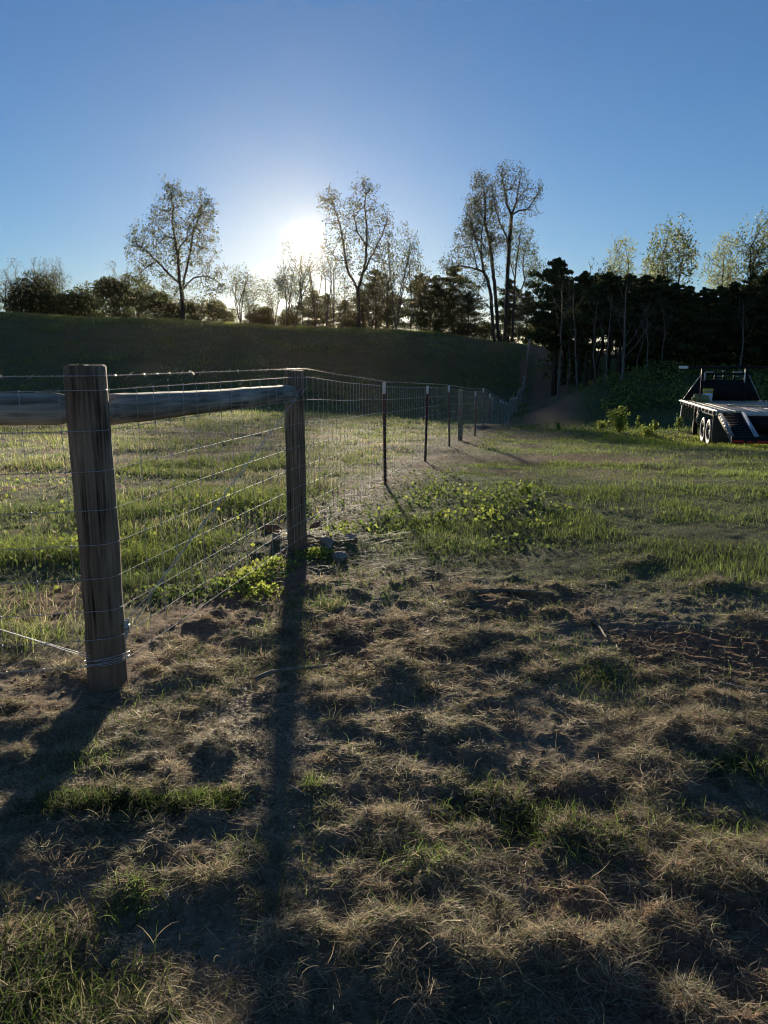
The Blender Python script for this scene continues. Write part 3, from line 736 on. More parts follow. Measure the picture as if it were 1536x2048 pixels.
plant('yel1', 1245, 486, 68, 'pale leafy tree rising above the wood, leftmost of its row', 'tree', 'leafy_tree', G3, .8, .3)
plant('yel2', 1350, 459, 66, 'broad pale leafy tree rising highest in the middle of the wood', 'tree', 'leafy_tree', G3, .98, 1.0)
plant('yel1', 1452, 480, 64, 'pale leafy tree over the trailer, left of the edge tree', 'tree', 'leafy_tree', G3, .85, 2.2)
plant('yel2', 1520, 448, 60, 'tall dark-branched leafy tree cut by the right edge', 'tree', 'leafy_tree', G3, .85, 2.9)
plant('yel1', 1300, 520, 72, 'small pale leafy top between the two taller leafy trees', 'tree', 'leafy_tree', G3, .7, 4.0)
plant('bare3', 1205, 545, 62, 'fine bare tree behind the left part of the wood', 'tree', 'bare_tree', G3, .7)
# slim stems in front of the wood
def sapling(px, base_py, Y, top, fork, lean, label, rb=.075, seed=0, nb=6):
    r = np.random.default_rng(seed); b = at(px, base_py, Y); g = gz(b[0], Y); h = at(px, top, Y)[2] - g; mb = MB()
    t = np.linspace(0, 1, 12); wob = np.cumsum(r.normal(0, .05, (12, 2)), 0); P = np.stack([lean * t * h + wob[:, 0], wob[:, 1], t * h], -1)
    P[0, :2] = 0
    mb.tube(np.concatenate([[P[0] - [0, 0, .4]], P]), np.concatenate([[rb * 1.3], rb * (1 - .85 * t)]), 6, False)
    for k in range(nb):
        f = fork + (1 - fork) * k / nb; i = int(f * 11); a = r.uniform(0, 6.28); ln = h * r.uniform(.14, .34) * (1.15 - f)
        d = np.array([math.cos(a), math.sin(a) * .6, 1.1]); q = P[i]
        B = [q, q + d * ln * .5, q + d * ln + [0, 0, ln * .3]]
        mb.tube(B, [rb * .45 * (1.1 - f), rb * .3 * (1.1 - f), .006], 4, False)
        for _ in range(3):
            j = B[1] + (B[2] - B[1]) * r.uniform(0, 1); mb.tube([j, j + r.normal(0, .35, 3) + [0, 0, .3]], [.009, .004], 3, False)
    o = mb.build('sapling', BARK_PALE, None, True); o.location = (b[0], Y, g)
    tag(o, label, 'tree', 'slim bare stems in front of the wood'); return o
sapling(1242, 752, 44, 560, .30, .01, 'tall pale bare sapling forking low in front of the wood', .10, 1, 9)
sapling(1210, 742, 45, 590, .5, -.02, 'slim pale stem left of the forked pale sapling', .055, 2)
sapling(1185, 735, 47, 600, .5, .02, 'slim stem at the shaded left part of the wood edge', .055, 3)
sapling(1155, 728, 48, 560, .6, -.01, 'thin straight stem left of the shaded bank', .06, 4)
sapling(1120, 715, 50, 560, .6, .0, 'straight trunk at the left corner of the wood beside the track', .085, 5)
sapling(1296, 750, 45, 610, .5, -.04, 'leaning thin stem right of the forked pale sapling', .045, 6)
sapling(1322, 745, 46, 610, .45, .03, 'crooked thin stem further right before the dark wood', .04, 7)
sapling(1491, 745, 41, 600, .6, -.01, 'straight pole-like stem behind the trailer headboard', .06, 8, 4)
sapling(1140, 722, 52, 590, .5, .03, 'thin leaning stem among the left trunks of the wood', .05, 9)
sapling(1270, 748, 47, 620, .5, .05, 'very thin stem just right of the forked pale sapling', .035, 11)
for px, top, Y, lab in ((1150, 690, 66, 'sunlit yellow shrub glimpsed between the left trunks'), (1120, 680, 72, 'bright shrub deep in the gap beside the track'), (1265, 712, 60, 'lit leaves in the middle of the wood floor'), (1300, 720, 46, 'olive shrub at the wood edge right of the pale sapling'), (1335, 725, 44, 'low shrub at the wood edge left of the trailer'), (1500, 745, 42, 'shrub with lit tips behind the trailer headboard'), (1460, 755, 44, 'low shrub seen through the trailer headboard'), (1175, 700, 70, 'small lit shrub far inside the left wood')):
    plant('shrub', px, top, Y, lab, 'shrub', 'shrub', 'shrubs in the wood', 1.1)
# ------------------------------------------------------------------ grass, thatch and weeds
GRASS = blade_mat('grass_blade', .58, .6, .15)
STRAW = blade_mat('dead_grass', .46, .6, .25)
def strands(P, ang, elev, ln, wd, bend, curl, k, colr, r, zfloor=None, tipc=None, twist=0.0):
    """ribbons: start, heading, elevation, length, width, downward bend per step, sideways curl"""
    n = len(P); d = np.stack([np.cos(ang) * np.cos(elev), np.sin(ang) * np.cos(elev), np.sin(elev)], -1)
    V = np.empty((n, k + 1, 2, 3), np.float32); p = P.astype(float).copy()
    side = np.stack([-np.sin(ang), np.cos(ang), np.zeros(n)], -1)
    tw = r.uniform(-1, 1, n)[:, None] * twist
    side = side * np.cos(tw) + np.cross(d, side) * np.sin(tw)
    cc = (curl * r.normal(size=n))[:, None]
    for i in range(k + 1):
        t = i / k; w = (wd * (1 - .85 * t ** 1.6) * .5)[:, None]
        V[:, i, 0] = p - side * w; V[:, i, 1] = p + side * w
        if i < k:
            p = p + d * (ln / k)[:, None]
            if zfloor is not None: p[:, 2] = np.maximum(p[:, 2], zfloor + .002 + .004 * tw[:, 0] ** 2)
            d[:, 2] -= bend
            d = d + side * cc + r.normal(0, .10 + np.abs(curl) * .3, (n, 3)) * (1 if np.isscalar(curl) else 1)
            d /= np.linalg.norm(d, axis=1)[:, None]
            side = side - d * (side * d).sum(1)[:, None]; side /= np.linalg.norm(side, axis=1)[:, None] + 1e-9
    b = (np.arange(n) * (k + 1) * 2)[:, None] + np.arange(k)[None] * 2
    Q = np.stack([b, b + 1, b + 3, b + 2], -1).reshape(-1, 4)
    c = np.repeat(colr[:, None, :], (k + 1) * 2, 1).astype(np.float32)
    if tipc is not None:
        t = (np.repeat(np.arange(k + 1) / k, 2) ** 1.5)[None, :, None]
        c = c * (1 - t) + tipc[:, None, :] * t
    return V.reshape(-1, 3), Q, c.reshape(-1, 3)
class Acc:
    def __init__(s): s.V = []; s.Q = []; s.C = []; s.n = 0
    def add(s, VQC):
        V, Q, C = VQC; s.V.append(V); s.Q.append(Q + s.n); s.C.append(C); s.n += len(V)
    def build(s, name, m, label):
        o = mesh_np(name, np.concatenate(s.V), np.concatenate(s.Q), m, None, np.concatenate(s.C)); tag(o, label, None, None, 'stuff'); return o
def polar(n, r0, r1, a0, a1, r, pw=1.0):
    """spots denser near the camera (density falls as 1/r^pw)"""
    u = r.random(n)
    if abs(pw - 2) < 1e-6: rr = r0 * (r1 / r0) ** u
    else:
        e = 2 - pw; rr = (r0 ** e + u * (r1 ** e - r0 ** e)) ** (1 / e)
    a = np.radians(r.uniform(a0, a1, n)); return rr * np.sin(a), rr * np.cos(a), rr
def pick(pal, n, r, lo=.65, hi=1.35):
    pal = np.array(pal); return pal[r.integers(0, len(pal), n)] * r.uniform(lo, hi, (n, 1))
PAL_STRAW = [(.50, .41, .27), (.44, .355, .235), (.38, .30, .205), (.55, .47, .33), (.35, .27, .18), (.46, .39, .29), (.41, .37, .23)]
PAL_DULL = [(.25, .205, .15), (.28, .235, .175), (.21, .18, .13), (.22, .23, .14), (.27, .27, .18)]
PAL_GRN = [(.13, .19, .05), (.16, .23, .062), (.10, .15, .044), (.19, .25, .07), (.21, .24, .085)]
PAL_LIME = [(.31, .36, .07), (.38, .42, .085), (.24, .30, .065)]
PAL_SHADE = [(.055, .09, .022), (.075, .115, .03), (.045, .07, .02), (.10, .13, .04), (.20, .18, .11)]  # darkened greens: the shade on the tufts is put into their colour
PAL_FIELD = [(.19, .26, .07), (.24, .29, .085), (.29, .31, .12), (.38, .36, .20), (.15, .22, .055)]

def build_thatch():
    r = np.random.default_rng(71); A = Acc()
    # lying litter everywhere in the raked area; thicker on heaps
    for (n, r0, r1, k, l0, l1, w) in ((340000, 1.15, 4.2, 3, .015, .065, .0014), (190000, 3.6, 8.0, 3, .02, .085, .0024)):
        x, y, rr = polar(n, r0, r1, -34, 34, r, 1.0)
        hp = heaps(x, y); cl = fbm(x * 3.2, y * 3.2, 72, 3)
        keep = r.random(n) < np.clip(z_dry(x, y) + .12, 0, 1) * np.clip(.035 + .36 * sstep(.52, .66, cl) + 12 * hp - 1.2 * z_soil(x, y), .025, 1) * (1 - .75 * rut_mask(x, y))
        x, y, hp = x[keep], y[keep], hp[keep]; m = len(x)
        zg = ground_z(x, y); z = zg + r.uniform(0, 1, m) ** 2 * (.008 + .35 * hp)
        up = r.uniform(0, 1, m) ** 2.2; elev = up * (.30 + 9 * np.minimum(hp, .06)) - .05
        c = pick(PAL_STRAW, m, r); du = r.random(m) < .42; c[du] = pick(PAL_DULL, du.sum(), r)
        gr = r.random(m) < .10 * sstep(.5, .65, fbm(x * 1.1, y * 1.1, 73, 3)) + .03; c[gr] = pick(PAL_GRN, gr.sum(), r)
        A.add(strands(np.stack([x, y, z], -1), r.uniform(0, 6.28, m), elev, r.uniform(l0, l1, m) * (1 + .5 * r.random(m) ** 3), w * r.uniform(.6, 1.6, m), .16, .34, k, c, r, zg, twist=1.2))
    # torn tufts: roots and blades bunched together
    nc = 1150; x, y, rr = polar(nc, 1.25, 7.6, -34, 35, r, 1.1); k = (r.random(nc) < z_dry(x, y) * np.clip(.15 + .7 * sstep(.48, .62, fbm(x * 2.1, y * 2.1, 74, 3)) + 12 * heaps(x, y), 0, 1) * (1 - .9 * rut_mask(x, y))); x, y, rr = x[k], y[k], rr[k]; nc = len(x)
    cnt = r.integers(50, 210, nc); ci = np.repeat(np.arange(nc), cnt); m = len(ci); R0 = (r.uniform(.012, .05, nc) * (1 + .08 * rr))[ci]; a = r.uniform(0, 6.28, m); q = R0 * r.random(m) ** .6
    px_, py_ = x[ci] + q * np.cos(a) * 1.35, y[ci] + q * np.sin(a) * .8; zg = ground_z(px_, py_)
    pal = np.array(PAL_STRAW + PAL_DULL + PAL_SHADE[:3]); c = pal[r.integers(0, len(pal), nc)][ci] * .6 + pick(PAL_STRAW, m, r) * .4
    c = c * r.uniform(.6, 1.35, (m, 1))
    A.add(strands(np.stack([px_, py_, zg + R0 * (1 - q / R0) * .55], -1), a + r.normal(0, .7, m), r.uniform(.0, 1.25, m) * (1 - .6 * q / R0), R0 * r.uniform(.5, 1.5, m), (.0013 + rr[ci] * .00032) * r.uniform(.6, 1.4, m), .24, .30, 4, c, r, zg, twist=1.2))
    # chaff crumbs at the corner post
    n = 40000; x = r.normal(-1.2, .42, n); y = r.normal(2.78, .28, n); keep = y < 3.25 + .2 * (x + 1.2); x, y = x[keep], y[keep]; m = len(x)
    A.add(strands(np.stack([x, y, ground_z(x, y) + r.uniform(.001, .007, m)], -1), r.uniform(0, 6.28, m), r.uniform(-.1, .5, m), r.uniform(.008, .028, m), r.uniform(.0025, .005, m), 0, .1, 1, pick(PAL_STRAW, m, r, .8, 1.35), r))
    A.build('thatch', STRAW, 'raked dead grass lying in matted heaps over the bare soil')
    # wiry stalks standing out of the heaps
    B = Acc(); n = 5000; x, y, rr = polar(n, 1.2, 7.5, -34, 34, r, 1.0); hp = heaps(x, y)
    keep = r.random(n) < z_dry(x, y) * np.clip(hp * 26, .12, 1); x, y = x[keep], y[keep]; m = len(x); zg = ground_z(x, y)
    B.add(strands(np.stack([x, y, zg], -1), r.uniform(0, 6.28, m), r.uniform(.1, 1.1, m), r.uniform(.03, .11, m), r.uniform(.001, .002, m), .2, .2, 5, pick(PAL_STRAW, m, r), r, zg, twist=1.2))
    B.build('dry_stalks', STRAW, 'loose curling dry stalks sticking out of the raked thatch')
build_thatch()
def build_clods():
    r = np.random.default_rng(61); n = 26000; x, y, rr = polar(n, 1.2, 9, -36, 34, r, 1.0)
    k = r.random(n) < np.clip(np.maximum(z_dry(x, y), z_soil(x, y)) * (.15 + sstep(.45, .62, fbm(x * 1.3, y * 1.3, 44, 4))), 0, 1); x, y = x[k], y[k]; m = len(x)
    s_ = .003 + .008 * r.random(m) ** 4; z = ground_z(x, y) + s_ * .2
    cube = np.array([(sx, sy, sz) for sz in (-1, 1) for sx, sy in ((-1, -1), (1, -1), (1, 1), (-1, 1))], float)
    V = (cube[None] * r.uniform(.35, 1.1, (m, 8, 1)) + r.normal(0, .28, (m, 8, 3))) * s_[:, None, None] * r.uniform(.6, 1.2, (m, 1, 3)); an = r.uniform(0, 6.28, m); c_, q_ = np.cos(an)[:, None], np.sin(an)[:, None]
    V = np.stack([V[..., 0] * c_ - V[..., 1] * q_, V[..., 0] * q_ + V[..., 1] * c_, V[..., 2] * .8], -1) + np.stack([x, y, z], -1)[:, None]
    F = np.array([(3, 2, 1, 0), (4, 5, 6, 7), (0, 1, 5, 4), (1, 2, 6, 5), (2, 3, 7, 6), (3, 0, 4, 7)])
    o = mesh_np('soil_clods', V.reshape(-1, 3), (np.arange(m)[:, None, None] * 8 + F[None]).reshape(-1, 4), noise_var(mat('clod_soil', rough=.95, spec=.1), 40, (.12, .078, .055), (.30, .20, .145)))
    tag(o, 'crumbs and small clods of reddish soil', None, None, 'stuff')
build_clods()

def sward(A, n, reg, dens, h, w, pal, r, k=3, tip=None, lean=.5, pw=1.0, bend=.22):
    """upright grass over a polar region where dens(x, y) says so"""
    x, y, rr = polar(n, *reg, r, pw); d = dens(x, y); keep = r.random(n) < d; x, y, rr, d = x[keep], y[keep], rr[keep], d[keep]; m = len(x)
    if not m: return
    cl = fbm(x * 1.7, y * 1.7, 81, 3); hh = h * r.uniform(.45, 1.25, m) * (.55 + 1.0 * sstep(.35, .7, cl))
    ww = np.maximum(w, rr * .00062) * r.uniform(.7, 1.4, m)
    P = np.stack([x, y, ground_z(x, y) - .005], -1)
    c = pick(pal, m, r, .5, 1.5) * (.55 + .95 * fbm(x * .7, y * .7, 82, 4, .65))[:, None]
    A.add(strands(P, r.uniform(0, 6.28, m), 1.57 - np.abs(r.normal(0, lean, m)), hh, ww, bend, .18, k, c, r, None, pick(tip, m, r) if tip else None))
side_of = lambda x, y: x - fence_x(y)
def build_sward():
    r = np.random.default_rng(91)
    # the field beyond the wire
    A = Acc()
    fld = lambda x, y: (1 - sstep(-.7, -.1, side_of(x, y))) * (1 - z_dry(x, y)) * np.clip(.12 + sstep(.40, .60, fbm(x * .9, y * .9, 92, 4, .6)), 0, 1) * (1 - .85 * z_soil(x, y))
    sward(A, 120000, (4.0, 13, -36, 8), fld, .085, .0036, PAL_GRN + PAL_FIELD, r, 4, PAL_LIME + PAL_FIELD, .8)
    sward(A, 110000, (11, 32, -36, 12), fld, .085, .006, PAL_FIELD, r, 3, PAL_FIELD, .8)
    sward(A, 70000, (28, 60, -36, 12), fld, .13, .014, PAL_FIELD, r, 2, PAL_FIELD + PAL_STRAW[:1], .7)
    dryf = lambda x, y: (1 - sstep(-.7, -.1, side_of(x, y))) * (1 - z_dry(x, y)) * (.25 + .75 * sstep(.48, .6, fbm(x * .9 + 5, y * .9, 93, 3)))
    sward(A, 80000, (4.5, 34, -36, 8), dryf, .07, .004, PAL_STRAW, r, 3, None, 1.1)
    A.build('field_grass', GRASS, 'uneven sunlit field grass inside the fence')
    # short lawn between the fence and the trailer
    B = Acc()
    lawn = lambda x, y: sstep(.0, .9, side_of(x, y)) * (1 - z_dry(x, y)) * (1 - np.clip(z_soil(x, y) * .9, 0, 1)) * (1 - z_track(x, y)) * np.clip(.30 + sstep(.40, .58, fbm(x * .9, y * .9, 94, 4, .6)), 0, 1)
    sward(B, 150000, (4.5, 13, -8, 36), lawn, .050, .0038, PAL_GRN + PAL_FIELD[:2], r, 3, PAL_GRN + PAL_LIME + PAL_FIELD[1:2], .9)
    sward(B, 140000, (11, 30, -2, 36), lawn, .06, .006, PAL_GRN + PAL_FIELD[:2], r, 2, PAL_LIME + PAL_FIELD, .8)
    sward(B, 40000, (18, 26, 12, 36), lambda x, y: lawn(x, y) * sstep(5, 7, x) , .10, .009, PAL_LIME, r, 2, PAL_LIME, .5)
    sward(B, 50000, (26, 60, 2, 40), lambda x, y: lawn(x, y) * (1 - z_track(x, y)), .16, .016, PAL_GRN, r, 2, PAL_GRN, .5)
    B.build('lawn_grass', GRASS, 'short mown grass between the fence and the trailer')
    # dead clippings lying on the mown part
    D = Acc(); n = 120000; x, y, rr = polar(n, 5.0, 24, -8, 36, r, 1.0)
    keep = (side_of(x, y) > -.3) & (r.random(n) < np.clip(.10 + .6 * z_soil(x, y) + .45 * sstep(.5, .64, fbm(x * .8, y * 1.6, 95, 3)), 0, 1) * (1 - z_dry(x, y))); x, y, rr = x[keep], y[keep], rr[keep]; m = len(x); zg = ground_z(x, y)
    D.add(strands(np.stack([x, y, zg + r.uniform(0, .03, m)], -1), r.uniform(0, 6.28, m), r.uniform(-.05, .4, m), r.uniform(.06, .2, m), np.maximum(.003, rr * .0005) * r.uniform(.6, 1.3, m), .12, .2, 2, pick(PAL_STRAW + PAL_DULL, m, r, .6, 1.1), r, zg))
    D.build('clippings', STRAW, 'dead clippings strewn over the mown grass and the tyre lane')
    # green tufts coming up through the thatch
    E = Acc()
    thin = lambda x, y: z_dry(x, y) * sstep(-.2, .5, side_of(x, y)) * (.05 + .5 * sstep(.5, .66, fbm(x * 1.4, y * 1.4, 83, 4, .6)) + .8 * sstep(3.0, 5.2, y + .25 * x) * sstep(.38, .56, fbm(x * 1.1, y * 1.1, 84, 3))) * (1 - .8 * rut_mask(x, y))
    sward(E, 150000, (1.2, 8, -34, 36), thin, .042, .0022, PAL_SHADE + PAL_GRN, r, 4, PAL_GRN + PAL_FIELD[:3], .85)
    def spot(px, py, n, rad, h, pal, asp=1.0, kk=5, w=.003, lean=.6):
        d = ray(px, py); t = -CAM_H / d[2]; g = r.normal(size=(n, 2)) * [rad, rad * asp]
        x = d[0] * t + g[:, 0]; y = d[1] * t + g[:, 1]; m = n; zg = ground_z(x, y)
        E.add(strands(np.stack([x, y, zg - .004], -1), r.uniform(0, 6.28, m), 1.57 - np.abs(r.normal(0, lean, m)), h * r.uniform(.5, 1.3, m), w * r.uniform(.7, 1.4, m), .28, .2, kk, pick(pal, m, r), r, zg))
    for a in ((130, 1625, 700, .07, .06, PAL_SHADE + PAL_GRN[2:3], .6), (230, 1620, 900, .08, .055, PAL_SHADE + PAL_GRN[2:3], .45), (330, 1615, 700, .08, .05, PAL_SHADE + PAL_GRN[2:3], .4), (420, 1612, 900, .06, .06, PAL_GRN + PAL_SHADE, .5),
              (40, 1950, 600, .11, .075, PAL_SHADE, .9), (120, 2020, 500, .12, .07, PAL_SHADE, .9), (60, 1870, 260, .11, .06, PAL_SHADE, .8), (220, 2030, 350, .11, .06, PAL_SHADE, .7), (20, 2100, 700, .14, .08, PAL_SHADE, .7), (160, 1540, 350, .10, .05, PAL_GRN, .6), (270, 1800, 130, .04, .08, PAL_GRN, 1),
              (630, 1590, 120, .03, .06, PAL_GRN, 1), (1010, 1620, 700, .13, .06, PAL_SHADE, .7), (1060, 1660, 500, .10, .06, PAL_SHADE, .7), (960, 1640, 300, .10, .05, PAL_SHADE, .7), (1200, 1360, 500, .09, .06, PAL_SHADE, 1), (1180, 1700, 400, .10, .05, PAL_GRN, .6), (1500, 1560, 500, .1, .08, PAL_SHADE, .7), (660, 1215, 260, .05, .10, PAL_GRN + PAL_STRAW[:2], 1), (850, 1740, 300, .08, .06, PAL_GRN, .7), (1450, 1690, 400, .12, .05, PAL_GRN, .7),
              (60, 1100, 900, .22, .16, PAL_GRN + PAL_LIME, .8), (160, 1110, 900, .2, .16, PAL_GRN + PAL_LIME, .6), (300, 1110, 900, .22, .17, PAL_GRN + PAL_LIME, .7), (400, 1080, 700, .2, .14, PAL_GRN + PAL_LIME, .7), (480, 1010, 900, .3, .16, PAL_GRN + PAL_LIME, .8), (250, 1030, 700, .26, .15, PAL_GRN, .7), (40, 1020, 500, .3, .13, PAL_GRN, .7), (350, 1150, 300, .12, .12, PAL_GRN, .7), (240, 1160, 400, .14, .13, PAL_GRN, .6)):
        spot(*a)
    E.build('green_tufts', GRASS, 'green grass tufts growing up through thatch and soil')
    # hill pasture and its rim
    H = Acc(); n = 220000; x = r.uniform(-52, 14, n); y = r.uniform(46, 92, n); k = r.random(n) < np.clip(.30 + .6 * sstep(.5, .62, fbm(x * .6, y * .6, 298, 3)) + .75 * sstep(82, 86, y), 0, 1) * (1 - z_track(x, y)); x, y = x[k], y[k]; m = len(x)
    H.add(strands(np.stack([x, y, ground_z(x, y) - .02], -1), r.uniform(0, 6.28, m), 1.57 - np.abs(r.normal(0, .4, m)), r.uniform(.12, .42, m) * (.5 + .9 * sstep(.4, .65, fbm(x * .25, y * .25, 97, 3))) * (.5 + .35 * sstep(.58, .68, fbm(x * .6, y * .6, 298, 3))), r.uniform(.02, .045, m), .2, .15, 2, pick(PAL_GRN + PAL_FIELD, m, r, .5, 1.3) * (.35 + 1.3 * fbm(x * .22, y * .22, 297, 4, .6))[:, None], r, None, pick(PAL_LIME + PAL_FIELD, m, r)))
    n = 70000; x = r.uniform(-56, 6, n); y = 84 + r.normal(0, 1.6, n) + (x + 20) * .0; k = r.random(n) < .35 + .65 * sstep(.4, .6, fbm(x * .5, y * .5, 197, 3)) * (1 - .6 * sstep(-16, -4, x)); x, y = x[k], y[k]; m = len(x)
    H.add(strands(np.stack([x, y, ground_z(x, y) - .02], -1), r.uniform(0, 6.28, m), 1.57 - np.abs(r.normal(0, .35, m)), r.uniform(.14, .40, m) * (.5 + fbm(x * .4, y * .4, 198, 3)), r.uniform(.02, .05, m), .15, .15, 2, pick(PAL_GRN + PAL_FIELD, m, r), r, None, pick(PAL_LIME + PAL_FIELD, m, r)))
    H.build('hill_grass', GRASS, 'rough grass on the shaded hill with a sunlit rim along its crest')
    # weeds: clover-like leaf mats
    Wd = Acc()
    def mat_of_leaves(px, py, n, rx, ry, h, size, pal):
        p = on_ground(px, py); g = r.normal(size=(n, 2)) * [rx, ry]
        if rx > .2: g = g[r.random(n) < .12 + sstep(.46, .62, fbm((p[0] + g[:, 0]) * 3, (p[1] + g[:, 1]) * 3, 88, 3)) * .8]; n = len(g)
        x = p[0] + g[:, 0]; y = p[1] + g[:, 1]; z = ground_z(x, y) + r.uniform(.01, 1, n) ** .7 * h * np.exp(-(g ** 2 / [rx * rx * 2, ry * ry * 2]).sum(1) * .6)
        V, Q, c = leaf_quads(np.stack([x, y, z], -1), size, leaf_cols(n, pal, r), r, 1.3); Wd.add((V, Q, c))
    for a in ((495, 1165, 480, .10, .16, .10, .022, PAL_LIME), (545, 1138, 260, .09, .12, .09, .022, PAL_LIME), (632, 1117, 340, .09, .07, .08, .022, PAL_LIME), (455, 1180, 350, .12, .14, .06, .02, PAL_GRN), (520, 1185, 190, .08, .08, .07, .02, PAL_LIME),
              (930, 1000, 600, .5, .6, .12, .028, PAL_GRN + PAL_LIME), (860, 1030, 500, .5, .4, .09, .026, PAL_GRN + PAL_LIME), (1010, 1000, 700, .35, .5, .20, .03, PAL_LIME + PAL_GRN), (1000, 1040, 400, .3, .3, .14, .028, PAL_LIME), (770, 1035, 420, .35, .3, .09, .025, PAL_GRN + PAL_LIME), (820, 975, 420, .4, .5, .09, .026, PAL_GRN + PAL_LIME), (880, 955, 300, .4, .5, .10, .028, PAL_GRN), (1130, 1020, 200, .5, .4, .08, .028, PAL_GRN), (950, 1095, 250, .3, .25, .06, .025, PAL_GRN), (1020, 1090, 260, .3, .25, .06, .026, PAL_GRN), (700, 1060, 240, .2, .2, .07, .024, PAL_GRN + PAL_LIME), (340, 1190, 200, .15, .12, .05, .02, PAL_GRN), (640, 1000, 300, .3, .4, .10, .025, PAL_GRN), (120, 1090, 500, .4, .5, .14, .028, PAL_LIME + PAL_GRN), (290, 1100, 450, .4, .4, .12, .028, PAL_LIME + PAL_GRN), (450, 1010, 500, .5, .6, .13, .03, PAL_GRN + PAL_LIME), (350, 950, 400, .6, .8, .13, .032, PAL_LIME + PAL_GRN), (60, 980, 400, .6, .8, .13, .032, PAL_GRN + PAL_LIME), (520, 1050, 350, .4, .4, .10, .028, PAL_GRN + PAL_LIME)):
        mat_of_leaves(*a)
    Wd.build('weeds', GRASS, 'low broad-leaved weeds in sunlit mats beside the fence')
    # tall weeds on the shaded bank below the wood
    K = Acc(); n = 16000; x = r.uniform(11, 26, n); y = r.uniform(36, 47, n); k = (side_of(x, y) > 4.2 + fbm(x * .4, y * .4, 98, 2) * 2) & (r.random(n) < sstep(.3, .6, fbm(x * .5, y * .5, 99, 3)) * sstep(36.5, 39.5, y)); x, y = x[k], y[k]; m = len(x); z = ground_z(x, y)
    V, Q, c = leaf_quads(np.stack([x, y, z + r.uniform(0, 1, m) ** .8 * (.35 + .5 * fbm(x, y, 96, 2))], -1), .09, leaf_cols(m, PAL_GRN + PAL_LIME[:1], r), r, 2.2, -.6); K.add((V, Q, c))
    K.build('bank_weeds', GRASS, 'knee-high green weeds on the shaded bank below the wood')
build_sward()
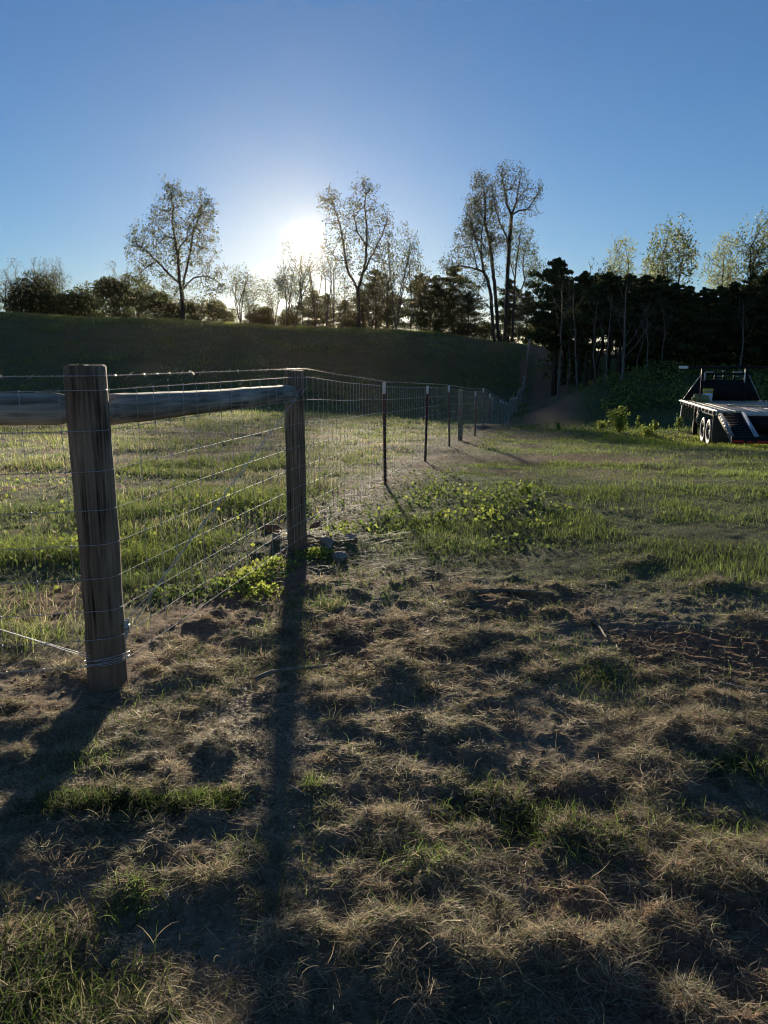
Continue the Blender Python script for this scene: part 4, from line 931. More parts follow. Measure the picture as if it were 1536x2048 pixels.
# ------------------------------------------------------------------ fence
def weathered(name, a, b, c, splash=False):
    m = mat(name, rough=.85, spec=.2); N, L, P = nodes(m)
    tc = N.new('ShaderNodeTexCoord'); mp = N.new('ShaderNodeMapping'); mp.inputs['Scale'].default_value = (28, 28, 1.3)
    g = N.new('ShaderNodeTexNoise'); g.inputs['Scale'].default_value = 1.6; g.inputs['Detail'].default_value = 8; g.inputs['Roughness'].default_value = .65
    s = N.new('ShaderNodeTexNoise'); s.inputs['Scale'].default_value = 4; s.inputs['Detail'].default_value = 3
    L.new(tc.outputs['Object'], mp.inputs[0]); L.new(mp.outputs[0], g.inputs['Vector']); 
    mp2 = N.new('ShaderNodeMapping'); mp2.inputs['Scale'].default_value = (1.6, 1.6, .35); L.new(tc.outputs['Object'], mp2.inputs[0]); L.new(mp2.outputs[0], s.inputs['Vector'])
    r = N.new('ShaderNodeValToRGB'); e = r.color_ramp.elements; e.new(.5)
    for k, (p, q) in enumerate(((.33, a), (.5, b), (.7, c))): e[k].position = p; e[k].color = (*q, 1)
    L.new(g.outputs[0], r.inputs[0])
    st = N.new('ShaderNodeValToRGB'); st.color_ramp.elements[0].position = .42; st.color_ramp.elements[1].position = .62
    st.color_ramp.elements[0].color = (.62, .58, .55, 1); st.color_ramp.elements[1].color = (1, 1, 1, 1)
    L.new(s.outputs[0], st.inputs[0])
    x = N.new('ShaderNodeMix'); x.data_type = 'RGBA'; x.blend_type = 'MULTIPLY'; x.inputs[0].default_value = .85
    L.new(r.outputs[0], x.inputs[6]); L.new(st.outputs[0], x.inputs[7]); L.new(x.outputs[2], P.inputs['Base Color'])
    # drying cracks along the grain, and soil splashed up from the ground
    mp3 = N.new('ShaderNodeMapping'); mp3.inputs['Scale'].default_value = (34, 34, .55); L.new(tc.outputs['Object'], mp3.inputs[0])
    ck = N.new('ShaderNodeTexNoise'); ck.inputs['Scale'].default_value = 1.0; ck.inputs['Detail'].default_value = 2; L.new(mp3.outputs[0], ck.inputs['Vector'])
    cr = N.new('ShaderNodeValToRGB'); ce = cr.color_ramp.elements; ce.new(.5); ce.new(.5)
    for k, (p, q) in enumerate(((.44, 1), (.485, .22), (.505, .22), (.55, 1))): ce[k].position = p; ce[k].color = (q, q, q, 1)
    L.new(ck.outputs[0], cr.inputs[0]); gate = N.new('ShaderNodeValToRGB'); gate.color_ramp.elements[0].position = .48; gate.color_ramp.elements[1].position = .6
    sg = N.new('ShaderNodeTexNoise'); sg.inputs['Scale'].default_value = 2.6; L.new(tc.outputs['Object'], sg.inputs['Vector']); L.new(sg.outputs[0], gate.inputs[0])
    y = N.new('ShaderNodeMix'); y.data_type = 'RGBA'; y.blend_type = 'MULTIPLY'; L.new(gate.outputs[0], y.inputs[0]); L.new(x.outputs[2], y.inputs[6]); L.new(cr.outputs[0], y.inputs[7])
    src = y.outputs[2]
    if splash:
        sz = N.new('ShaderNodeSeparateXYZ'); L.new(tc.outputs['Object'], sz.inputs[0])
        ma = N.new('ShaderNodeMath'); ma.operation = 'MULTIPLY_ADD'; L.new(s.outputs[0], ma.inputs[0]); ma.inputs[1].default_value = -.28; L.new(sz.outputs[2], ma.inputs[2])
        mr = N.new('ShaderNodeMapRange'); mr.inputs[1].default_value = .62; mr.inputs[2].default_value = .36; mr.inputs[3].default_value = 0; mr.inputs[4].default_value = .75; L.new(ma.outputs[0], mr.inputs[0])
        w = N.new('ShaderNodeMix'); w.data_type = 'RGBA'; L.new(mr.outputs[0], w.inputs[0]); L.new(src, w.inputs[6]); w.inputs[7].default_value = (.20, .125, .085, 1); src = w.outputs[2]
    L.new(src, P.inputs['Base Color'])
    b_ = N.new('ShaderNodeBump'); b_.inputs['Strength'].default_value = .7; b_.inputs['Distance'].default_value = .006
    L.new(g.outputs[0], b_.inputs['Height']); L.new(b_.outputs[0], P.inputs['Normal']); return m
WOOD = weathered('weathered_treated_post', (.12, .088, .06), (.28, .215, .15), (.42, .345, .25), True)
RAILW = weathered('grey_weathered_rail', (.17, .165, .14), (.38, .38, .335), (.58, .58, .52))
GALV = noise_var(mat('galvanised_wire', rough=.62, metal=.8, spec=.4), 60, (.40, .41, .42), (.56, .57, .57))
BARB = noise_var(mat('barbed_wire_steel', rough=.42, metal=.85, spec=.5), 60, (.42, .41, .40), (.6, .59, .57))
TPAINT = noise_var(mat('red_brown_post_paint', rough=.6), 14, (.10, .035, .026), (.16, .06, .04))
TWHITE = noise_var(mat('white_post_tip', rough=.5), 30, (.70, .71, .70), (.84, .84, .82))

def log_mesh(L_, r0, r1, seed, n=28, k=26, crack=True, round_end=0.0):
    """a peeled round log along +Z with dents, splits and a slightly worn end"""
    r = np.random.default_rng(seed); mb = MB(); zs = np.linspace(0, L_, k); a = np.arange(n) * 2 * math.pi / n
    cr = [(r.uniform(0, 6.28), r.uniform(.1, .6) * L_, r.uniform(.35, .8) * L_, r.uniform(.004, .010)) for _ in range(5)]
    ox = np.cumsum(r.normal(0, .0016, k)); oy = np.cumsum(r.normal(0, .0016, k)); V = []
    for i, z in enumerate(zs):
        rr = r0 + (r1 - r0) * z / L_ + .004 * (noise(a * 1.3 + seed, np.full(n, z * 2.2), seed) - .5) + .003 * (noise(np.cos(a) * 9, np.full(n, z * 1.2), seed + 3) - .5)
        if crack:
            for (ca, z0, z1, dp) in cr:
                d = np.angle(np.exp(1j * (a - ca - .05 * math.sin(z * 3))))
                rr = rr - dp * np.exp(-(d / .09) ** 2) * sstep(z0 - .1, z0 + .1, z) * (1 - sstep(z1 - .1, z1 + .1, z))
        if round_end:
            e = min(z, L_ - z); rr = rr * (1 - round_end * max(0, 1 - e / .06) ** 2)
        V.append(np.stack([rr * np.cos(a) + ox[i], rr * np.sin(a) + oy[i], np.full(n, z)], -1))
    # bevelled ends
    top = V[-1].copy(); c = top.mean(0); t2 = c + (top - c) * .93; t2[:, 2] += .006 + .002 * r.normal(size=n); V.append(t2)
    bot = V[0].copy(); c0 = bot.mean(0); b2 = c0 + (bot - c0) * .93; b2[:, 2] -= .006; V.insert(0, b2)
    m = len(V); VV = np.concatenate(V + [[t2.mean(0)], [b2.mean(0)]])
    i, j = np.meshgrid(np.arange(m - 1), np.arange(n), indexing='ij'); j2 = (j + 1) % n
    Q = np.stack([i * n + j, i * n + j2, (i + 1) * n + j2, (i + 1) * n + j], -1).reshape(-1, 4)
    T = [(m * n, (m - 1) * n + q, (m - 1) * n + (q + 1) % n) for q in range(n)] + [(m * n + 1, (q + 1) % n, q) for q in range(n)]
    mb.add(VV, Q, T); return mb
def place_z(o, p, q):
    """turn a +Z log so that it runs from p to q"""
    d = Vector(q) - Vector(p); o.location = p; o.rotation_euler = d.to_track_quat('Z', 'Y').to_euler()

p1 = on_ground(205, 1386); P1 = np.array([p1[0], p1[1] + .09, gz(p1[0], p1[1] + .09)])
P2 = np.array([fence_x(6.1) - .022, 6.1, gz(fence_x(6.1), 6.1)])
P0 = np.array([P1[0] - 2.5, P1[1] - .42, gz(P1[0] - 2.5, P1[1] - .42)])
H1 = at(170, 733, P1[1])[2] - P1[2]; H2 = at(588, 742, P2[1])[2] - P2[2]
ROWS_PX = [752, 781, 862, 943, 1021, 1090, 1157, 1222, 1278, 1330]
ROWS = [at(190, q, P1[1] - .09)[2] - P1[2] for q in ROWS_PX]     # heights of the wires above ground, top one barbed
def run_scale(y): return 1 - .105 * np.clip((np.asarray(y, float) - P2[1]) / (9.5 - P2[1]), 0, 1)
WOODY = [18.4, 28.8]; STEELY = [9.5, 12.7, 15.9, 21.7, 24.6, 27.2, 33.6, 36.4, 38.8, 43.2, 47.3] + [50.6 + 3.1 * k for k in range(11)]
def build_fence():
    e = empty('wire_fence', tuple(P1))
    tag(e, 'woven wire fence with wooden corner brace, steel posts and barbed top running up the hill', 'fence')
    off = Vector(-P1)
    def add(o): o.parent = e; o.location = Vector(o.location) + off; return o
    # wooden posts
    o = log_mesh(H1 + .5, .092, .088, 1).build('wooden_post', WOOD, None, True); o.location = (P1[0], P1[1], P1[2] - .5); add(o); o['label'] = 'thick cracked corner post nearest the camera'
    o = log_mesh(H2 + .5, .080, .076, 2).build('wooden_post', WOOD, None, True); o.location = (P2[0], P2[1], P2[2] - .5); add(o)
    o = log_mesh(H1 + .5, .09, .086, 5).build('wooden_post', WOOD, None, True); o.location = (P0[0], P0[1], P0[2] - .5); add(o)
    for k, y in enumerate(WOODY):
        x = fence_x(y) - .06; o = log_mesh(1.7, .058, .054, 7 + k, 14, 10, False).build('wooden_post', WOOD, None, True); o.location = (x, y, gz(x, y) - .5); add(o)
    # brace rails
    d = (P2 - P1); d[2] = 0; d /= np.linalg.norm(d)
    zA = at(222, 820, P1[1] + .1)[2]; zB = at(598, 789, P2[1] - .1)[2]
    a = [P1[0] + d[0] * .07, P1[1] + d[1] * .07, zA]; b = [P2[0] - d[0] * .055, P2[1] - d[1] * .055, zB]
    o = log_mesh(float(np.linalg.norm(np.array(b) - a)), .071, .064, 11, 22, 34, True, .35).build('brace_rail', RAILW, None, True); place_z(o, a, b); add(o)
    d0 = (P0 - P1); d0[2] = 0; d0 /= np.linalg.norm(d0)
    a = [P1[0] + d0[0] * .07, P1[1] + d0[1] * .07 + .03, at(120, 818, P1[1])[2]]; b = [P0[0] - d0[0] * .05, P0[1] - d0[1] * .05 + .03, at(120, 818, P1[1])[2] - .01]
    o = log_mesh(float(np.linalg.norm(np.array(b) - a)), .071, .068, 12, 22, 30, True, .2).build('brace_rail', RAILW, None, True); place_z(o, a, b); add(o)
    # steel T posts with white tips (first made, the rest copied)
    def tee(h, z0):
        m = MB(); m.box((-.02, -.003, z0), (.02, .003, h)); m.box((-.003, .0032, z0), (.003, .032, h)); return m
    hb = 1.115; m = tee(hb, -.4)
    for k in range(20): m.box((-.006, -.009, .05 + k * .052), (.006, -.0032, .068 + k * .052))
    post = m.build('steel_post', TPAINT); tip = tee(hb + .135, hb + .0005).build('white_tip', TWHITE, post)
    r = np.random.default_rng(4); clips = []
    for k, y in enumerate(STEELY):
        x = fence_x(y) + .0
        if k == 0: o = post
        else:
            o = post.copy(); col.objects.link(o); t = tip.copy(); col.objects.link(t); t.parent = o
        o.location = (x, y, gz(x, y) - .01); o.rotation_euler = (r.normal(0, .015), r.normal(0, .018), math.atan2(-1, .208) + math.pi / 2 + 1.57); add(o)
    # wires
    def path_long(h, i):
        """one wire along the long run, on the lane side of the posts"""
        ys = np.concatenate([np.linspace(P1[1] - .03, P2[1], 26), np.arange(P2[1] + .15, 84.5, .3)]); rr = np.random.default_rng(100 + i); P = []
        xs = np.where(ys < P2[1], P1[0] + .095 + (P2[0] + .085 - P1[0] - .095) * (ys - P1[1]) / (P2[1] - P1[1]), fence_x(ys) + .085 - .085 * sstep(P2[1], 9, ys))
        g = macro(xs, ys); g = g + .0 * ys
        # the wire is stretched straight over small dips
        z = g + h * run_scale(ys) + .004 * (noise(ys * 3.3, ys * 0 + i, 7) - .5) - .010 * np.sin((ys % 3.1) / 3.1 * math.pi) * (i != 0)
        g1 = P1[2] + (P2[2] - P1[2]) * (ys - P1[1]) / (P2[1] - P1[1]); w = sstep(P2[1] - .5, P2[1] + 1.5, ys); z = (g1 + h * run_scale(ys)) * (1 - w) + z * w
        return np.stack([xs + .003 * (noise(ys * 2.1, ys * 0 + i, 8) - .5), ys, z], -1)
    def path_left(h, i):
        t = np.linspace(0, 1, 22)[:, None]; A = P1 + [.02, -.098, h]; B = P0 + [0, -.098, h]
        P = A + (B - A) * t; P[:, 2] += .005 * (noise(t[:, 0] * 9, t[:, 0] * 0 + i, 9) - .5) - .006 * np.sin(t[:, 0] * math.pi); return P
    def corner(h, i):
        """the wire bends round the face of the corner post"""
        a = np.radians(np.linspace(-92, -8, 9)); return np.stack([P1[0] + .0965 * np.cos(a), P1[1] + .0965 * np.sin(a), np.full(9, P1[2] + h)], -1)
    W = MB(); Wl = MB(); Bw = MB(); Bl = MB(); LP = []; LL = []
    for i, h in enumerate(ROWS):
        lp = path_long(h, i); ll = path_left(h, i); LP.append(lp); LL.append(ll)
        if i == 0:
            for (mb, P, amp) in ((Bw, lp, .0022), (Bl, ll, .0022)):
                s_ = np.concatenate([[0], np.cumsum(np.linalg.norm(np.diff(P, axis=0), axis=1))]); L_ = min(s_[-1], 45)
                q = np.arange(0, L_, .016); C = np.stack([np.interp(q, s_, P[:, c]) for c in range(3)], -1)
                for ph in (0, math.pi):
                    C2 = C.copy(); C2[:, 2] += amp * np.cos(q / .05 * 2 * math.pi + ph); C2[:, 0] += amp * np.sin(q / .05 * 2 * math.pi + ph); mb.tube(C2, .0014, 4, False)
                if s_[-1] > 45:
                    k = s_ >= 44.7; mb.tube(P[k], .003, 3, False)
                rr = np.random.default_rng(55)
                for s0 in np.arange(.08, min(L_, 40), .125):
                    c = np.array([np.interp(s0, s_, P[:, j]) for j in range(3)])
                    for _ in range(2):
                        v = rr.normal(size=3); v /= np.linalg.norm(v); mb.tube([c - v * .017, c + v * .017], [.0012, .0009], 3, False)
                    mb.tube([c - [0, .006, 0], c + [0, .006, 0]], [.0042, .0042], 5)
            Bl.tube(corner(h, i), .002, 4, False)
        else:
            W.tube(lp, .0014 if i > 1 else .0019, 4, False); Wl.tube(ll, .0017, 4, False); Wl.tube(corner(h, i), .0017, 4, False)
    # upright stay wires with a knot at each crossing
    ys = LP[1][:, 1]
    for k, y in enumerate(np.arange(P1[1] + .22, 84, .152)):
        P = []
        for i in range(1, len(ROWS)):
            P.append([np.interp(y, ys, LP[i][:, c]) for c in range(3)])
        P = np.array(P); P[:, 1] += np.random.default_rng(k).normal(0, .004, len(P)); W.tube(P, .0014, 3, False)
        if y < 14:
            for q in P: W.tube([q - [0, .004, .006], q + [0, .004, .006]], [.0036, .0036], 5)
    for k in range(15):
        t = (k * .155 + .10) / 2.5; P = []
        for i in range(1, len(ROWS)): P.append(LL[i][0] + (LL[i][-1] - LL[i][0]) * t + [0, 0, np.interp(t, np.linspace(0, 1, 22), LL[i][:, 2] - np.linspace(LL[i][0][2], LL[i][-1][2], 22))])
        P = np.array(P); P[:, 0] += np.random.default_rng(900 + k).normal(0, .003, len(P)); Wl.tube(P, .0014, 3, False)
        for q in P: Wl.tube([q - [.003, 0, .005], q + [.003, 0, .005]], [.0032, .0032], 5)
    o = W.build('woven_wire', GALV, None, True); add(o)
    o = Wl.build('woven_wire', GALV, None, True); add(o)
    o = Bw.build('barbed_wire', BARB, None, True); add(o); o = Bl.build('barbed_wire', BARB, None, True); add(o)
    # staples on the two near posts
    for i, h in enumerate(ROWS):
        for (pp, rad) in ((P1, .0985), (P2, .086)):
            a = R(-62 + 9 * ((i * 7) % 5)) if pp is P1 else R(-20); c = pp + [rad * math.cos(a), rad * math.sin(a), h * (1 if pp is P1 else float(run_scale(P2[1])))]
            t = np.array([-math.sin(a), math.cos(a), 0]); n = np.array([math.cos(a), math.sin(a), 0])
            S = MB(); S.tube([c - [0, 0, .008] - n * .012, c - [0, 0, .008] + n * .003, c + [0, 0, .008] + n * .003, c + [0, 0, .008] - n * .012], .0022, 5)
    # twisted diagonal brace wires, tightened at the foot of the corner post
    def twist(mb, A, B, gap, turns, t0=.12, t1=.88):
        t = np.linspace(0, 1, 160); A = np.array(A); B = np.array(B); C = A + (B - A) * t[:, None]; d_ = (B - A) / np.linalg.norm(B - A)
        u = np.cross(d_, [0, 0, 1.]); u /= np.linalg.norm(u); v = np.cross(d_, u)
        w = gap * (1 - .82 * sstep(0, t0, t) * (1 - sstep(t1, 1, t)))
        for ph in (0, math.pi):
            an = ph + turns * 2 * math.pi * (sstep(t0, t1, t)); mb.tube(C + u * (w * np.cos(an))[:, None] + v * (w * np.sin(an))[:, None], .0021, 5, False)
    bw = MB(); A = [P1[0] + .10, P1[1] + .0, P1[2] + .27]; B = [P2[0] + .09, P2[1] - .02, P2[2] + ROWS[1] * .96 - .02]
    twist(bw, A, B, .022, 7)
    def ring(c, rad, tilt, z, a0=0, a1=360):
        a = np.radians(np.linspace(a0, a1, 40)); return np.stack([c[0] + rad * np.cos(a), c[1] + rad * np.sin(a), c[2] + z + tilt * np.cos(a + .8)], -1)
    for k in range(2): bw.tube(ring(P1, .0985 + .003 * k, .03, .105 + .02 * k), .0021, 5, False)
    bw.tube([[P1[0] + .1, P1[1] - .02, P1[2] + .26], [P1[0] + .102, P1[1] - .03, P1[2] + .18], [P1[0] + .098, P1[1] - .035, P1[2] + .11]], .0021, 5, False)
    o = bw.build('brace_wire', GALV, None, True); add(o)
    bl = MB(); A = [P1[0] - .04, P1[1] - .102, P1[2] + .16]; B = [P0[0] + .05, P0[1] - .1, P0[2] + ROWS[2]]
    twist(bl, A, B, .012, 7)
    for k in range(2):
        q = ring(P1, .1 + .003 * k, .012, .115 + .018 * k, -120, -2); bl.tube(q, .0021, 5, False)
    o = bl.build('brace_wire', GALV, None, True); add(o)
    rt = MB(); c = A = np.array([P1[0] + .105, P1[1] - .012, P1[2] + .275])
    rt.box(c - [.008, .016, .035], c + [.008, -.011, .035], .002); rt.box(c - [.008, -.011, .035], c + [.008, .016, .035], .002); rt.tube([c - [.0, .02, 0], c + [0, .02, 0]], .011, 10); rt.box(c + [-.004, -.018, -.055], c + [.004, -.006, -.034], .001)
    o = rt.build('wire_tightener', GALV, None, False); add(o)
build_fence()

# ------------------------------------------------------------------ stones, sticks, plants
STONE = noise_var(mat('field_stone', rough=.9, spec=.2), 9, (.15, .125, .105), (.36, .32, .28), bump=.6, bdist=.01)
STONE_RED = noise_var(mat('iron_red_stone', rough=.9, spec=.2), 9, (.14, .065, .03), (.34, .18, .09), bump=.6, bdist=.01)
def stone(px, py, w, d, h, seed, m, label, rz=0):
    r = np.random.default_rng(seed); bm = bmesh.new(); bmesh.ops.create_icosphere(bm, subdivisions=4, radius=1); pl = [(r.normal(size=3), r.uniform(.42, .8)) for _ in range(14)]
    for v in bm.verts:
        q = np.array(v.co)
        for n_, dd in pl:
            n_ = n_ / np.linalg.norm(n_); k = q @ n_
            if k > dd: q = q - n_ * (k - dd) * 1.0
        q = q * (1 + .10 * (float(noise(q[0] * 4 + seed, q[1] * 3 + q[2] * 2, seed)) - .5)); v.co = (q[0] * w / 2, q[1] * d / 2, q[2] * h / 1.5 + h * .12)
    p = on_ground(px, py); mb = MB(); mb.bm(bm); o = mb.build('stone', m, None, False); o.location = tuple(p); o.rotation_euler = (0, 0, rz); tag(o, label, 'stone', 'stones round the second fence post'); return o
stone(552, 1078, .10, .12, .09, 1, STONE, 'pale stone tilted against the left of the second fence post', .3)
stone(632, 1062, .20, .16, .13, 2, STONE_RED, 'rust-red stone behind the right of the second fence post', .6)
stone(548, 1062, .22, .15, .10, 3, STONE_RED, 'rust-red stone behind the left of the second fence post', 0)
stone(655, 1092, .15, .14, .14, 4, STONE, 'grey-brown upright stone right of the second fence post', .9)
stone(678, 1122, .20, .13, .10, 5, STONE, 'wedge-shaped grey stone in front of the others on bare soil', -.4)
stone(700, 1078, .16, .12, .08, 6, STONE, 'half-buried stone at the far right of the rocky heap', .2)
stone(622, 1098, .09, .07, .045, 7, STONE, 'small flat stone at the foot of the second fence post', 1.2)
stone(1405, 872, .22, .16, .12, 8, STONE, 'pale stone in the rough edge beside the trailer wheels', .5)
def stick(pxs, rad, m, label, lift=.008, seed=0, knots=0):
    r = np.random.default_rng(seed); P = [on_ground(*q) + [0, 0, rad * .8 + lift] for q in pxs]; P = np.array(P)
    t = np.linspace(0, len(P) - 1, 24); i = np.clip(t.astype(int), 0, len(P) - 2); f = (t - i)[:, None]
    Pm = lambda j: P[np.clip(j, 0, len(P) - 1)]
    C = .5 * (2 * Pm(i) + (Pm(i + 1) - Pm(i - 1)) * f + (2 * Pm(i - 1) - 5 * Pm(i) + 4 * Pm(i + 1) - Pm(i + 2)) * f ** 2 + (-Pm(i - 1) + 3 * Pm(i) - 3 * Pm(i + 1) + Pm(i + 2)) * f ** 3)
    C += r.normal(0, rad * .12, C.shape); mb = MB(); mb.tube(C, rad * np.linspace(1.05, .6, 24) * r.uniform(.9, 1.1, 24), 8)
    for k in range(knots):
        j = r.integers(5, 20); mb.tube([C[j], C[j] + r.normal(0, .04, 3) + [0, 0, .03]], [rad * .5, rad * .2], 5)
    o0 = C[0].copy(); mb.v = [v - o0 for v in mb.v]; o = mb.build('stick', m, None, True); o.location = tuple(o0); tag(o, label, 'stick', 'sticks on the raked ground'); return o
STICKM = noise_var(mat('barkless_stick', rough=.8), 25, (.16, .12, .085), (.34, .28, .21), stretch=(1, 1, 1), bump=.3)
LOGM = noise_var(mat('mossy_branch', rough=.9), 18, (.10, .085, .055), (.21, .18, .12), bump=.5)
stick([(512, 1371), (540, 1358), (580, 1351), (625, 1348), (655, 1342)], .011, STICKM, 'curved grey stick lying on bare soil in front of the fence', .022, seed=1)
stick([(660, 1318), (690, 1307)], .007, STICKM, 'short straight stick just beyond the curved grey one', seed=7)
stick([(915, 1196), (965, 1190), (1010, 1187), (1060, 1192), (1105, 1196)], .019, LOGM, 'thick fallen branch lying in front of the green strip', .004, 2, 2)
stick([(1172, 1222), (1188, 1246), (1200, 1262), (1213, 1281)], .009, STICKM, 'thin stick pointing at the camera between heaps at the right', seed=3)
stick([(1112, 1425), (1140, 1440), (1172, 1455)], .008, STICKM, 'thin stick at the left of the tyre ruts', seed=4)
stick([(578, 1578), (600, 1590), (622, 1600)], .005, STICKM, 'tiny twig beside the pale grass left of centre', seed=5)
stick([(1440, 1372), (1490, 1385), (1536, 1392)], .008, STICKM, 'thin stick beyond the tyre ruts at the right edge', seed=6)

def strap_plant(px, py, h, n, label, seed, wd=.06, name='broad_leaved_plant'):
    r = np.random.default_rng(seed); p = on_ground(px, py); A = Acc(); m = n
    z0 = r.uniform(.05, .55, m) * h
    A.add(strands(np.stack([r.normal(0, .03, m), r.normal(0, .03, m), z0], -1), np.arange(m) * 2.4 + r.uniform(-.4, .4, m), r.uniform(.7, 1.25, m), h * r.uniform(.5, .9, m), np.full(m, wd) * r.uniform(.7, 1.2, m), .16, .05, 9, pick(PAL_LIME, m, r), r))
    for _ in range(3): A.add(strands(np.array([[r.normal(0, .02), r.normal(0, .02), -.02]]), np.array([r.uniform(0, 6.28)]), np.array([1.4]), np.array([h * .8]), np.array([.016]), .02, .02, 5, pick(PAL_GRN, 1, r), r))
    o = mesh_np(name, np.concatenate(A.V), np.concatenate(A.Q), GRASS, None, np.concatenate(A.C)); o.location = tuple(p); tag(o, label, 'plant', 'plants beside the fence'); return o
strap_plant(1058, 1000, .27, 9, 'tall broad-leaved weed with long drooping leaves, sunlit', 3)
strap_plant(1035, 992, .22, 6, 'broad-leaved weed leaning left beside the taller drooping one', 5)
strap_plant(870, 1042, .16, 6, 'small pale-leaved weed low in the green mat', 6, .045)
def small_plant(px, py, h, w, n, pal, label, seed, ls=.05, stems=4, grp='young plants on the rim of the dip'):
    r = np.random.default_rng(seed); p = on_ground(px, py); mb = MB(); C = []
    for k in range(stems):
        a = r.uniform(0, 6.28); q = np.array([math.cos(a) * w * .5 * r.uniform(.1, 1), math.sin(a) * w * .5 * r.uniform(.1, 1), h * r.uniform(.7, 1)])
        t = np.linspace(0, 1, 6)[:, None]; P = q * np.concatenate([t ** 1.3, t ** 1.3, t], 1); mb.tube(P, np.linspace(.007, .003, 6), 4, False)
        m = n // stems; tt = r.uniform(.25, 1, m)[:, None]; C.append(q * np.concatenate([tt ** 1.3, tt ** 1.3, tt], 1) + r.normal(0, w * .13, (m, 3)))
    C = np.concatenate(C); C[:, 2] = np.abs(C[:, 2]); e = empty('plant', tuple(p)); mb.build('stem', BARK, e)
    V, Q, c = leaf_quads(C, ls, leaf_cols(len(C), pal, r), r, 1.6); mesh_np('leaves', V, Q, GRASS, e, c); tag(e, label, 'plant', grp); return e
small_plant(1238, 866, .72, .75, 900, PAL_LIME, 'bright leafy bush on the rim of the dip, tallest of the young plants', 1, .055, 8)
small_plant(1203, 864, .42, .55, 420, PAL_LIME, 'low bright bush touching the left of the tallest young plant', 2, .055, 5)
small_plant(1274, 864, .62, .22, 130, PAL_LIME + PAL_GRN, 'slim upright plant right of the bright leafy bush', 3, .055, 2)
small_plant(1292, 872, .26, .5, 220, PAL_LIME, 'low spreading plant right of the slim upright one', 4, .055, 4)
small_plant(1308, 864, .42, .3, 110, PAL_LIME + PAL_GRN, 'thin plant between the low spreading one and the trailer', 5, .055, 3)
small_plant(1357, 862, .55, .4, 130, PAL_GRN, 'dark leafy plant beside the trailer jack', 6, .06, 3)
small_plant(1117, 862, .35, .2, 60, PAL_GRN + PAL_LIME, 'small weed standing alone on the rim left of the bushes', 7, .05, 2)
small_plant(1150, 862, .22, .4, 80, PAL_GRN + PAL_LIME, 'low weed on the rim between the lone weed and the bushes', 8, .05, 3)
small_plant(1210, 876, .14, .2, 50, PAL_LIME, 'tiny sprig in front of the low bright bush', 9, .05, 2)

# ------------------------------------------------------------------ flatbed trailer
BLACK = noise_var(mat('black_trailer_paint', rough=.65, spec=.2), 3, (.007, .007, .008), (.014, .014, .016))
DECKW = noise_var(mat('worn_deck_planks', rough=.45, spec=.4), 5, (.34, .27, .18), (.58, .48, .34), stretch=(6, .5, 1), bump=.4)
RAILM = noise_var(mat('pale_side_rail', rough=.38, spec=.5), 10, (.20, .18, .15), (.34, .31, .27))  # pale grey-brown tone for the rails and the left ramp beam
TYRE = noise_var(mat('tyre_rubber', rough=.48, spec=.5), 20, (.05, .048, .045), (.095, .09, .08), bump=.3)
RIM = noise_var(mat('wheel_rim_steel', rough=.6, spec=.3), 10, (.035, .036, .04), (.06, .062, .068))
REDT = noise_var(mat('red_reflective_tape', rough=.35), 20, (.45, .02, .02), (.55, .03, .03))
WHT = noise_var(mat('white_plastic_and_lit_end', rough=.5), 10, (.68, .69, .70), (.80, .80, .80))  # jug and plate white, also the painted sunlit end of the crossbar
YEL = noise_var(mat('yellow_band', rough=.5), 10, (.55, .46, .05), (.68, .58, .08))
STRAP = noise_var(mat('faded_orange_strap', rough=.85), 20, (.30, .13, .07), (.45, .22, .14))
GREY = noise_var(mat('brushed_steel_and_lit_edge', rough=.45, metal=.5), 10, (.40, .41, .43), (.55, .56, .58))  # steel parts, also the sunlit edges painted on the headboard
